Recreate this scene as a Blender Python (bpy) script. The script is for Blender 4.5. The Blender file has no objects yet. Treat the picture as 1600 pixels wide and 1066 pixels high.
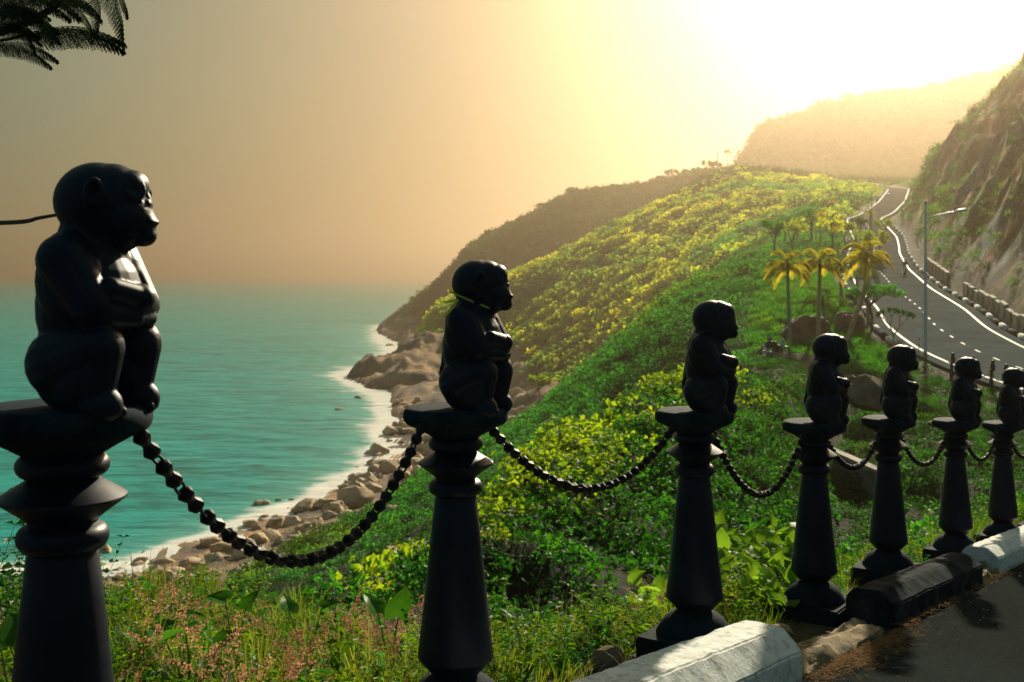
import bpy, bmesh, math, random
import numpy as np
from mathutils import Vector, Matrix, Euler, noise as mnoise

R = math.radians
rnd = random.Random(7)
rng = np.random.default_rng(11)
scene = bpy.context.scene
C = scene.collection

# ------------------------------------------------------------------ camera
F = 1780.0            # focal length in photo pixels; x = 800 + F*X/Y ; y = 427 - F*Z/Y
HY = 427.0
cam_d = bpy.data.cameras.new('camera')
cam = bpy.data.objects.new('camera', cam_d)
C.objects.link(cam)
cam.location = (0, 0, 0)
cam.rotation_euler = (R(90), 0, 0)
cam_d.sensor_width = 36
cam_d.lens = F / 1600 * 36
cam_d.shift_y = -(533 - HY) / 1600
cam_d.clip_start = 0.05
cam_d.clip_end = 30000
cam_d.dof.use_dof = True
cam_d.dof.focus_distance = 4.2
cam_d.dof.aperture_fstop = 7.5
scene.camera = cam

# ------------------------------------------------------------------ light
SUN_EL, SUN_AZ = 25.0, 20.0      # azimuth to the right of +Y
sd = Vector((math.sin(R(SUN_AZ)) * math.cos(R(SUN_EL)), math.cos(R(SUN_AZ)) * math.cos(R(SUN_EL)), math.sin(R(SUN_EL))))
world = bpy.data.worlds.new('World')
scene.world = world
world.use_nodes = True
wn = world.node_tree
wn.nodes.clear()
def WN(t): return wn.nodes.new(t)
sky = WN('ShaderNodeTexSky'); sky.sky_type = 'NISHITA'; sky.sun_disc = False
sky.sun_elevation = R(SUN_EL); sky.sun_rotation = R(SUN_AZ); sky.dust_density = 4.0; sky.air_density = 1.5
tc = WN('ShaderNodeTexCoord')
dot = WN('ShaderNodeVectorMath'); dot.operation = 'DOT_PRODUCT'; dot.inputs[1].default_value = Vector((.32, .928, .19)).normalized()   # hazy glow under the sun
nrm = WN('ShaderNodeVectorMath'); nrm.operation = 'NORMALIZE'
wn.links.new(tc.outputs['Generated'], nrm.inputs[0]); wn.links.new(nrm.outputs[0], dot.inputs[0])
ac = WN('ShaderNodeMath'); ac.operation = 'ARCCOSINE'; wn.links.new(dot.outputs['Value'], ac.inputs[0])
dv = WN('ShaderNodeMath'); dv.operation = 'DIVIDE'; dv.inputs[1].default_value = math.pi; wn.links.new(ac.outputs[0], dv.inputs[0])
ramp = WN('ShaderNodeValToRGB'); wn.links.new(dv.outputs[0], ramp.inputs[0])
els = ramp.color_ramp.elements
SKY = [(0.0, (.46, .44, .37)), (4, (.40, .37, .29)), (9, (.28, 0.225, 0.145)), (15, (.18, .128, 0.068)), (21, (0.135, 0.10, 0.052)),
       (30, (0.090, 0.090, 0.048)), (40, (0.042, 0.088, 0.058)), (55, (0.030, 0.085, 0.066)), (90, (0.032, 0.08, 0.09)), (180, (0.028, 0.07, 0.10))]
while len(els) < len(SKY): els.new(0.5)
for e, (d, c) in zip(els, SKY):
    e.position = d / 180
for e, (d, c) in zip(els, SKY):
    e.color = (*c, 1)
sc_ = WN('ShaderNodeVectorMath'); sc_.operation = 'SCALE'; sc_.inputs['Scale'].default_value = 10.0
hn = WN('ShaderNodeTexNoise'); hn.inputs['Scale'].default_value = 2.2; hn.inputs['Detail'].default_value = 5; hn.inputs['Roughness'].default_value = .55
hm = WN('ShaderNodeMapping'); hm.inputs['Scale'].default_value = (1, 1, 2.6); wn.links.new(nrm.outputs[0], hm.inputs['Vector']); wn.links.new(hm.outputs[0], hn.inputs['Vector'])
hr = WN('ShaderNodeMapRange'); hr.inputs['From Min'].default_value = .3; hr.inputs['From Max'].default_value = .7; hr.inputs['To Min'].default_value = 8.6; hr.inputs['To Max'].default_value = 11.4
wn.links.new(hn.outputs['Fac'], hr.inputs['Value']); wn.links.new(hr.outputs[0], sc_.inputs['Scale'])
wn.links.new(ramp.outputs[0], sc_.inputs[0])
mx = WN('ShaderNodeMix'); mx.data_type = 'RGBA'; mx.inputs['Factor'].default_value = 0.90
wn.links.new(sky.outputs[0], mx.inputs['A']); wn.links.new(sc_.outputs[0], mx.inputs['B'])
bg = WN('ShaderNodeBackground'); bg.inputs['Strength'].default_value = 0.1
wo = WN('ShaderNodeOutputWorld')
wn.links.new(mx.outputs['Result'], bg.inputs['Color']); wn.links.new(bg.outputs[0], wo.inputs['Surface'])

sun_d = bpy.data.lights.new('sun', 'SUN'); sun_d.energy = 5.0; sun_d.angle = R(1.5); sun_d.color = (1.0, 0.90, 0.68)
sun = bpy.data.objects.new('sun', sun_d); C.objects.link(sun)
sun.rotation_euler = sd.to_track_quat('Z', 'Y').to_euler()
scene.view_settings.view_transform = 'Standard'
scene.view_settings.look = 'None'
scene.view_settings.exposure = 0.7
scene.view_settings.gamma = 1.0
scene.view_settings.use_curve_mapping = False
scene.cycles.max_bounces = 6
scene.cycles.diffuse_bounces = 2
scene.cycles.glossy_bounces = 2
scene.cycles.transmission_bounces = 3
scene.cycles.volume_bounces = 0
scene.cycles.transparent_max_bounces = 4
scene.cycles.use_denoising = True
scene.cycles.caustics_reflective = False
scene.cycles.caustics_refractive = False
scene.cycles.sample_clamp_indirect = 4.0

# ------------------------------------------------------------------ helpers
def W(px, py, Y): return Vector(((px - 800) / F * Y, Y, (HY - py) / F * Y))

def tag(o, label=None, cat=None, group=None, kind=None):
    if label: o['label'] = label
    if cat: o['category'] = cat
    if group: o['group'] = group
    if kind: o['kind'] = kind
    return o

def empty(name, loc=(0, 0, 0), rz=0.0):
    o = bpy.data.objects.new(name, None)
    o.empty_display_size = 0.1
    o.location = loc; o.rotation_euler = (0, 0, rz)
    C.objects.link(o)
    return o

def link(name, me, parent=None, mats=None, loc=None, rot=None, scl=None):
    o = bpy.data.objects.new(name, me)
    C.objects.link(o)
    if mats is not None and len(me.materials) == 0:
        for m in (mats if isinstance(mats, (list, tuple)) else [mats]): me.materials.append(m)
    if parent: o.parent = parent
    if loc is not None: o.location = loc
    if rot is not None: o.rotation_euler = rot
    if scl is not None: o.scale = scl if hasattr(scl, '__len__') else (scl,) * 3
    return o

def mesh_np(name, V, Fs, smooth=False):
    me = bpy.data.meshes.new(name)
    V = np.asarray(V, dtype=np.float32)
    Fs = np.asarray(Fs, dtype=np.int32)
    n = Fs.shape[1]
    me.vertices.add(len(V)); me.vertices.foreach_set('co', V.ravel())
    me.loops.add(Fs.size); me.loops.foreach_set('vertex_index', Fs.ravel())
    me.polygons.add(len(Fs)); me.polygons.foreach_set('loop_start', np.arange(0, Fs.size, n, dtype=np.int32))
    me.update(calc_edges=True)
    me.validate()
    me.polygons.foreach_set('use_smooth', np.full(len(Fs), smooth))
    return me

def bm_mesh(name, bm, smooth=True):
    me = bpy.data.meshes.new(name)
    bm.to_mesh(me); bm.free()
    for p in me.polygons: p.use_smooth = smooth
    return me

def sharp(me, ang=35):
    try: me.set_sharp_from_angle(angle=R(ang))
    except Exception: pass
    return me

def lathe(bm, prof, seg=32, c=(0, 0, 0), cap=True):
    rings = []
    for r, z in prof:
        if r < 1e-5:
            rings.append([bm.verts.new((c[0], c[1], c[2] + z))])
        else:
            rings.append([bm.verts.new((c[0] + r * math.cos(2 * math.pi * k / seg), c[1] + r * math.sin(2 * math.pi * k / seg), c[2] + z)) for k in range(seg)])
    for a, b in zip(rings, rings[1:]):
        for k in range(seg):
            k2 = (k + 1) % seg
            if len(a) == 1 and len(b) == 1: continue
            if len(a) == 1: bm.faces.new((a[0], b[k], b[k2]))
            elif len(b) == 1: bm.faces.new((a[k2], a[k], b[0]))
            else: bm.faces.new((a[k], b[k], b[k2], a[k2]))
    bmesh.ops.recalc_face_normals(bm, faces=bm.faces)

def ell(bm, c, r, rot=(0, 0, 0), seg=20):
    M = Matrix.Translation(c) @ Euler(rot).to_matrix().to_4x4() @ Matrix.Diagonal((*r, 1))
    bmesh.ops.create_uvsphere(bm, u_segments=seg, v_segments=seg // 2 + 2, radius=1, matrix=M)

def tube_bm(bm, pts, rad, seg=8, cap=True):
    pts = [Vector(p) for p in pts]
    if not hasattr(rad, '__len__'): rad = [rad] * len(pts)
    prev = None; rings = []
    n0 = None
    for i, p in enumerate(pts):
        if i == 0: t = pts[1] - p
        elif i == len(pts) - 1: t = p - pts[i - 1]
        else: t = pts[i + 1] - pts[i - 1]
        if t.length < 1e-9: t = Vector((0, 0, 1))
        t.normalize()
        if n0 is None:
            n0 = t.orthogonal().normalized()
        else:
            n0 = (n0 - t * n0.dot(t))
            n0 = n0.normalized() if n0.length > 1e-6 else t.orthogonal().normalized()
        b = t.cross(n0)
        rings.append([bm.verts.new(p + (n0 * math.cos(2 * math.pi * k / seg) + b * math.sin(2 * math.pi * k / seg)) * rad[i]) for k in range(seg)])
    for a, b in zip(rings, rings[1:]):
        for k in range(seg):
            bm.faces.new((a[k], a[(k + 1) % seg], b[(k + 1) % seg], b[k]))
    if cap:
        bm.faces.new(rings[0][::-1]); bm.faces.new(rings[-1])

def capsule(bm, a, b, ra, rb, seg=14, n=7):
    a, b = Vector(a), Vector(b)
    d = (b - a); L = d.length; t = d.normalized()
    pts, rs = [], []
    for k in range(n):
        th = math.pi / 2 * (1 - k / (n - 1)); pts.append(a - t * ra * math.sin(th)); rs.append(max(ra * math.cos(th), .0008))
    for k in range(1, n):
        th = math.pi / 2 * k / (n - 1); pts.append(b + t * rb * math.sin(th)); rs.append(max(rb * math.cos(th), .0008))
    tube_bm(bm, pts, rs, seg)

def box_bm(bm, c, s, M=None):
    m = Matrix.Translation(c) @ Matrix.Diagonal((*s, 1))
    if M is not None: m = M @ m
    return bmesh.ops.create_cube(bm, size=1, matrix=m)['verts']

def catmull(pts, n=8):
    P = [Vector(p) for p in pts]
    P = [P[0] * 2 - P[1]] + P + [P[-1] * 2 - P[-2]]
    out = []
    for i in range(1, len(P) - 2):
        for k in range(n):
            t = k / n
            a, b, c, d = P[i - 1], P[i], P[i + 1], P[i + 2]
            out.append(0.5 * ((2 * b) + (c - a) * t + (2 * a - 5 * b + 4 * c - d) * t * t + (3 * b - a - 3 * c + d) * t ** 3))
    out.append(P[-2])
    return out

# value noise (vectorised)
_perm = rng.permutation(4096)
_val = rng.random(4096)
def vnoise(x, y):
    xi = np.floor(x).astype(np.int64); yi = np.floor(y).astype(np.int64)
    fx = x - xi; fy = y - yi
    fx = fx * fx * (3 - 2 * fx); fy = fy * fy * (3 - 2 * fy)
    def h(a, b): return _val[_perm[(_perm[a & 4095] + b) & 4095]]
    return (h(xi, yi) * (1 - fx) + h(xi + 1, yi) * fx) * (1 - fy) + (h(xi, yi + 1) * (1 - fx) + h(xi + 1, yi + 1) * fx) * fy
def fbm(x, y, o=4, g=0.5):
    s = np.zeros_like(x, dtype=float); a = 1.0; tot = 0
    for k in range(o):
        s += a * (vnoise(x * 2 ** k + 17.3 * k, y * 2 ** k - 9.1 * k) - 0.5) * 2; tot += a; a *= g
    return s / tot
def ridged(x, y, o=4):
    s = np.zeros_like(x, dtype=float); a = 1.0; tot = 0
    for k in range(o):
        s += a * (1 - np.abs(vnoise(x * 2 ** k + 31 * k, y * 2 ** k) * 2 - 1)); tot += a; a *= 0.5
    return s / tot
def sstep(a, b, x):
    t = np.clip((x - a) / (b - a), 0, 1); return t * t * (3 - 2 * t)

# ------------------------------------------------------------------ materials
def mat(name):
    m = bpy.data.materials.new(name); m.use_nodes = True
    nt = m.node_tree; nt.nodes.clear()
    out = nt.nodes.new('ShaderNodeOutputMaterial')
    return m, nt, out
def nd(nt, t, **kw):
    n = nt.nodes.new(t)
    for k, v in kw.items():
        if hasattr(n, k): setattr(n, k, v)
    return n
def noise_fac(nt, scale, detail=4, lo=.35, hi=.65, vec=None, rough=.55):
    n = nd(nt, 'ShaderNodeTexNoise'); n.inputs['Scale'].default_value = scale; n.inputs['Detail'].default_value = detail
    n.inputs['Roughness'].default_value = rough
    if vec is not None: nt.links.new(vec, n.inputs['Vector'])
    mr = nd(nt, 'ShaderNodeMapRange'); mr.inputs['From Min'].default_value = lo; mr.inputs['From Max'].default_value = hi
    nt.links.new(n.outputs['Fac'], mr.inputs['Value'])
    return mr.outputs['Result'], n
def mixc(nt, fac, a, b, mode='MIX'):
    m = nd(nt, 'ShaderNodeMix'); m.data_type = 'RGBA'; m.blend_type = mode
    for s, v in (('Factor', fac), ('A', a), ('B', b)):
        if isinstance(v, (int, float)): m.inputs[s].default_value = v
        elif isinstance(v, tuple): m.inputs[s].default_value = (*v, 1) if len(v) == 3 else v
        else: nt.links.new(v, m.inputs[s])
    return m.outputs['Result']
def objco(nt):
    return nd(nt, 'ShaderNodeTexCoord').outputs['Object']
def geopos(nt):
    return nd(nt, 'ShaderNodeNewGeometry').outputs['Position']

def surf(name, c1, c2, scale=5, rough=.8, bump=.3, bscale=None, c3=None, s3=1.0, spec=.3, world_co=False, bdist=.02, coat=0, r2=None, lo=.35, hi=.65, chips=False):
    m, nt, out = mat(name)
    vec = geopos(nt) if world_co else objco(nt)
    f, n = noise_fac(nt, scale, 6, lo, hi, vec)
    col = mixc(nt, f, c1, c2)
    if c3 is not None:
        f3, _ = noise_fac(nt, s3, 5, .5, .68, vec, .65); col = mixc(nt, f3, col, c3)
    if chips:
        fc, _ = noise_fac(nt, 9, 3, .745, .76, vec, .55); col = mixc(nt, fc, col, (.22, .22, .20))
        fd, _ = noise_fac(nt, 3.5, 8, .58, .85, vec, .75); col = mixc(nt, fd, col, (.035, .04, .04))
    b = nd(nt, 'ShaderNodeBsdfPrincipled')
    nt.links.new(col, b.inputs['Base Color'])
    b.inputs['Roughness'].default_value = rough
    b.inputs['Specular IOR Level'].default_value = spec
    if coat: b.inputs['Coat Weight'].default_value = coat; b.inputs['Coat Roughness'].default_value = .2
    if r2 is not None:
        fr, _ = noise_fac(nt, scale * 2.3, 6, .3, .7, vec)
        mr = nd(nt, 'ShaderNodeMapRange'); mr.inputs['To Min'].default_value = rough; mr.inputs['To Max'].default_value = r2
        nt.links.new(fr, mr.inputs['Value']); nt.links.new(mr.outputs[0], b.inputs['Roughness'])
    if bump:
        f2, n2 = noise_fac(nt, bscale or scale * 3, 8, 0, 1, vec, .65)
        bp = nd(nt, 'ShaderNodeBump'); bp.inputs['Strength'].default_value = bump; bp.inputs['Distance'].default_value = bdist
        nt.links.new(f2, bp.inputs['Height']); nt.links.new(bp.outputs[0], b.inputs['Normal'])
    nt.links.new(b.outputs[0], out.inputs['Surface'])
    return m

def leafmat(name, c1, c2, c3=None, patch=.05, trans=.45, tcol=None, gloss=.12, p_lo=.45, p_hi=.62, rough=.55):
    """leaf: colour differs from plant to plant and in patches over the hillside; light passes through"""
    m, nt, out = mat(name)
    oi = nd(nt, 'ShaderNodeObjectInfo')
    geo = nd(nt, 'ShaderNodeNewGeometry')
    col = mixc(nt, geo.outputs['Random Per Island'], c1, c2)
    hsv = nd(nt, 'ShaderNodeHueSaturation')
    mr = nd(nt, 'ShaderNodeMapRange'); mr.inputs['To Min'].default_value = .65; mr.inputs['To Max'].default_value = 1.35
    nt.links.new(oi.outputs['Random'], mr.inputs['Value']); nt.links.new(mr.outputs[0], hsv.inputs['Value'])
    nt.links.new(col, hsv.inputs['Color']); col = hsv.outputs[0]
    if c3 is not None:
        f, _ = noise_fac(nt, patch, 5, p_lo, p_hi, geo.outputs['Position'], .65)
        rm = nd(nt, 'ShaderNodeMapRange'); rm.inputs['From Min'].default_value = .25; rm.inputs['From Max'].default_value = .8
        rm.inputs['To Min'].default_value = .5; rm.inputs['To Max'].default_value = 1.0
        nt.links.new(oi.outputs['Random'], rm.inputs['Value'])
        fm = nd(nt, 'ShaderNodeMath', operation='MULTIPLY'); nt.links.new(f, fm.inputs[0]); nt.links.new(rm.outputs[0], fm.inputs[1])
        col = mixc(nt, fm.outputs[0], col, c3)
    d = nd(nt, 'ShaderNodeBsdfDiffuse'); nt.links.new(col, d.inputs['Color'])
    t = nd(nt, 'ShaderNodeBsdfTranslucent')
    tc_ = mixc(nt, 1.0, col, tcol or (2.5, 2.5, .6), 'MULTIPLY'); nt.links.new(tc_, t.inputs['Color'])
    ms = nd(nt, 'ShaderNodeMixShader'); ms.inputs[0].default_value = trans
    nt.links.new(d.outputs[0], ms.inputs[1]); nt.links.new(t.outputs[0], ms.inputs[2])
    g = nd(nt, 'ShaderNodeBsdfGlossy'); g.inputs['Roughness'].default_value = rough; g.inputs['Color'].default_value = (.9, .95, .9, 1)
    fr = nd(nt, 'ShaderNodeFresnel'); fr.inputs['IOR'].default_value = 1.35
    mm = nd(nt, 'ShaderNodeMath', operation='MULTIPLY'); nt.links.new(fr.outputs[0], mm.inputs[0]); mm.inputs[1].default_value = gloss * .3
    m2 = nd(nt, 'ShaderNodeMixShader'); nt.links.new(mm.outputs[0], m2.inputs[0])
    nt.links.new(ms.outputs[0], m2.inputs[1]); nt.links.new(g.outputs[0], m2.inputs[2])
    nt.links.new(m2.outputs[0], out.inputs['Surface'])
    return m

M = {}
M['post'] = surf('blue_black_painted_cement', (.0012, .0045, .0135), (.0024, .0075, .019), 6, .38, .16, 45, spec=.2, bdist=.0015, r2=.55, chips=True, c3=(.007, .015, .024), s3=2.2)
M['plinth'] = surf('matte_blue_black_cement', (.003, .011, .019), (.007, .018, .028), 7, .85, .5, 50, spec=.08, bdist=.003, chips=True, c3=(.014, .028, .034), s3=4)
M['chain'] = surf('black_chain_iron', (.003, .003, .004), (.010, .008, .007), 20, .42, .6, 70, spec=.22, bdist=.002, r2=.7)
M['white_kerb'] = surf('white_lime_paint', (.80, .80, .76), (.68, .68, .62), 7, .85, .9, 38, c3=(.40, .39, .34), s3=22, bdist=.006, lo=.3, hi=.8, spec=.1)
M['black_kerb'] = surf('worn_black_paint', (.005, .011, .016), (.011, .020, .027), 9, .9, .7, 45, c3=(.045, .055, .055), s3=5.5, bdist=.006, spec=.03)
M['stone_kerb'] = surf('ochre_broken_cement', (.30, .21, .10), (.20, .14, .07), 9, .9, .8, 30, c3=(.05, .045, .04), s3=7, bdist=.01)
M['boulder'] = surf('pale_shore_rock', (.62, .46, .29), (.46, .33, .20), .6, .9, .8, 2.5, c3=(.20, .16, .12), s3=1.4, bdist=.15)
M['brown_rock'] = surf('brown_granite', (.24, .15, .08), (.15, .10, .06), 1.1, .9, .8, 5, c3=(.05, .045, .035), s3=1.3, bdist=.08)
M['trunk'] = surf('palm_bark', (.48, .38, .22), (.34, .27, .16), 5, .9, .6, 20, bdist=.03)
M['bark'] = surf('dark_bark', (.05, .04, .03), (.09, .07, .05), 8, .9, .6, 30, bdist=.01)
M['lamp'] = surf('grey_green_lamp_paint', (.55, .66, .62), (.45, .56, .53), 3, .45, .05)
M['lampwhite'] = surf('white_lamp_enamel', (.75, .74, .68), (.65, .65, .6), 5, .4, 0)
M['dark'] = surf('black_plastic', (.012, .012, .014), (.02, .02, .022), 9, .4, 0, spec=.5)
M['white'] = surf('white_plastic', (.7, .7, .68), (.6, .6, .6), 9, .35, 0, spec=.5)
M['red'] = surf('red_paint', (.45, .04, .03), (.38, .04, .03), 9, .45, 0)
M['skin'] = surf('skin', (.42, .24, .16), (.38, .21, .14), 9, .6, 0)
M['cloth'] = surf('dark_cloth', (.03, .035, .045), (.05, .05, .06), 12, .85, .2)
M['pinkcloth'] = surf('pink_cloth', (.6, .25, .22), (.5, .2, .18), 12, .85, .2)
M['wallstone'] = surf('weathered_stone_wall', (.46, .41, .31), (.32, .28, .22), 1.5, .9, .6, 6, c3=(.07, .07, .06), s3=1.1, bdist=.05)
M['concrete'] = surf('old_concrete', (.22, .20, .17), (.15, .14, .12), 2.5, .9, .6, 14, c3=(.07, .07, .055), s3=2, bdist=.02)
M['linepaint'] = surf('white_road_paint', (.50, .47, .38), (.36, .35, .29), 3, .7, .1, world_co=True)
M['straw'] = leafmat('yellow_straw_ribbon', (.45, .45, .08), (.5, .5, .1), trans=.3)

# leaves
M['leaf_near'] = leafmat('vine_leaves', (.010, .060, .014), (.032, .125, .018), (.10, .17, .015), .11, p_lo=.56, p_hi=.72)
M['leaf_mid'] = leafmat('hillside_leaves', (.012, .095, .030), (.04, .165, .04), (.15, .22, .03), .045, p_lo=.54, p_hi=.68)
M['leaf_far'] = leafmat('far_hill_leaves', (.022, .13, .055), (.055, .20, .06), (.50, .46, .06), .028, trans=.5, p_lo=.40, p_hi=.58)  # yellow sunlight over blue-green shade on the slope, put into the leaf colour
M['leaf_dark'] = leafmat('dark_scrub_leaves', (.008, .045, .018), (.018, .065, .022), (.05, .08, .018), .04, trans=.35)
M['feather'] = leafmat('dark_feather_leaves', (.006, .02, .01), (.012, .03, .014), trans=.12, gloss=0)
M['leaf_sunlit_yellow'] = leafmat('sunlit_yellow_leaves', (.10, .18, .015), (.21, .25, .02), (.05, .13, .02), .3, p_lo=.48, p_hi=.68, trans=.5)  # crest sunlight put into the leaf colour; also serves the yellow tree
M['leaf_lime'] = leafmat('lime_heart_leaves', (.07, .17, .03), (.15, .24, .04), trans=.5, gloss=.2, rough=.35)
M['leaf_big'] = leafmat('broad_green_leaf', (.03, .12, .015), (.05, .15, .02), (.09, .14, .03), 14, trans=.4, tcol=(1.9, 2.0, .6), gloss=.25, rough=.35, p_lo=.5, p_hi=.75)
M['grass'] = leafmat('grass_blades', (.045, .10, .02), (.11, .15, .03), (.16, .13, .05), 1.2, trans=.45)
M['verge'] = leafmat('verge_herbs', (.035, .10, .012), (.10, .155, .018), (.24, .10, .03), 1.6, trans=.45, gloss=.05, p_lo=.55, p_hi=.72)
M['lawn'] = leafmat('park_grass', (.02, .12, .015), (.045, .17, .02), (.11, .18, .025), .12, trans=.45, p_lo=.52, p_hi=.7)
M['pink'] = leafmat('pink_seed_heads', (.40, .17, .13), (.50, .32, .24), trans=.5, tcol=(1.3, 1.1, .9), gloss=0)
M['drygrass'] = leafmat('dry_straw', (.20, .12, .055), (.30, .20, .09), trans=.25, tcol=(1.2, 1, .6), gloss=0)
M['litter'] = surf('dry_needles', (.12, .065, .03), (.22, .13, .06), 30, .9, 0, spec=0)
M['flower'] = leafmat('small_white_petals', (.7, .7, .5), (.75, .75, .6), trans=.4, tcol=(1, 1, .9))
M['palmleaf'] = leafmat('palm_fronds', (.22, .24, .04), (.38, .34, .05), trans=.55, tcol=(2.2, 1.9, .5), gloss=0)
M['palmgreen'] = leafmat('green_fronds', (.04, .10, .03), (.07, .13, .035), trans=.4)
M['redleaf'] = leafmat('rusty_dry_leaves', (.28, .09, .04), (.34, .15, .06), trans=.4, tcol=(1.2, .9, .6))

# ================================================================== TERRAIN
def plane_z(X, Y): return -1.17 - .114 * (.56 * X + .83 * Y)
def post_line_Y(px):
    r = (px - 800) / F
    den = .56 - .83 * r
    y = np.where(den > .02, (4.97 * r - .79) / np.maximum(den, .02) * .83 + 4.97, 60)
    return np.clip(y, .6, 24)
ROADZ = np.array([(-20, -6.9), (20, -6.9), (30, -6.8), (45, -6.4), (55, -5.9), (62, -5.4), (70, -4.7), (80, -3.8), (90, -2.8), (108, -1.4), (130, .5), (150, 2.6), (172, 4.7), (200, 8.1), (250, 12.9), (300, 18.9), (380, 28), (460, 36), (520, 42)])
ROADX = np.array([(-20, 27), (20, 28.4), (30, 28.9), (45, 29.1), (55, 28.8), (62, 28.2), (70, 28.3), (80, 29.8), (90, 32.3), (108, 36.2), (130, 41.8), (150, 47.6), (165, 52.6), (180, 57.4), (200, 62.5), (230, 71), (260, 84), (300, 100), (380, 129), (460, 140), (520, 140)])
def smooth_interp(tab):
    y = np.arange(tab[0, 0], tab[-1, 0] + .1, .5)
    v = np.interp(y, tab[:, 0], tab[:, 1])
    k = np.hanning(25); k /= k.sum()
    vp = np.pad(v, 12, mode='edge')
    # linear extension keeps the ends true
    vp[:12] = v[0] - (v[1] - v[0]) * np.arange(12, 0, -1); vp[-12:] = v[-1] + (v[-1] - v[-2]) * np.arange(1, 13)
    return y, np.convolve(vp, k, 'valid')
_ry, _rz = smooth_interp(ROADZ); _, _rx = smooth_interp(ROADX)
def roadz(Y): return np.interp(Y, _ry, _rz)
def roadx(Y): return np.interp(Y, _ry, _rx)
def roadslope(Y): return (roadx(Y + 1) - roadx(Y - 1)) / 2
HALF = 4.1
def cliff_h(d, X, Y):
    h = np.where(d > 0, d * 1.22, 0)
    h = np.minimum(h, 46 + (h - 46) * .15)
    n = fbm(X * .09, Y * .09, 4) * 5 + (ridged(X * .2, Y * .16, 5) - .5) * 5.0 + (ridged(X * .6 + 9, Y * .5, 4) - .5) * 3.2 + np.floor(fbm(X * .35, Y * .3, 3) * 5) * .5
    h = h + n * sstep(.8, 9, d)
    return np.maximum(h, 0) * sstep(30, 60, Y) * (1 - sstep(330, 460, Y))

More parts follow.
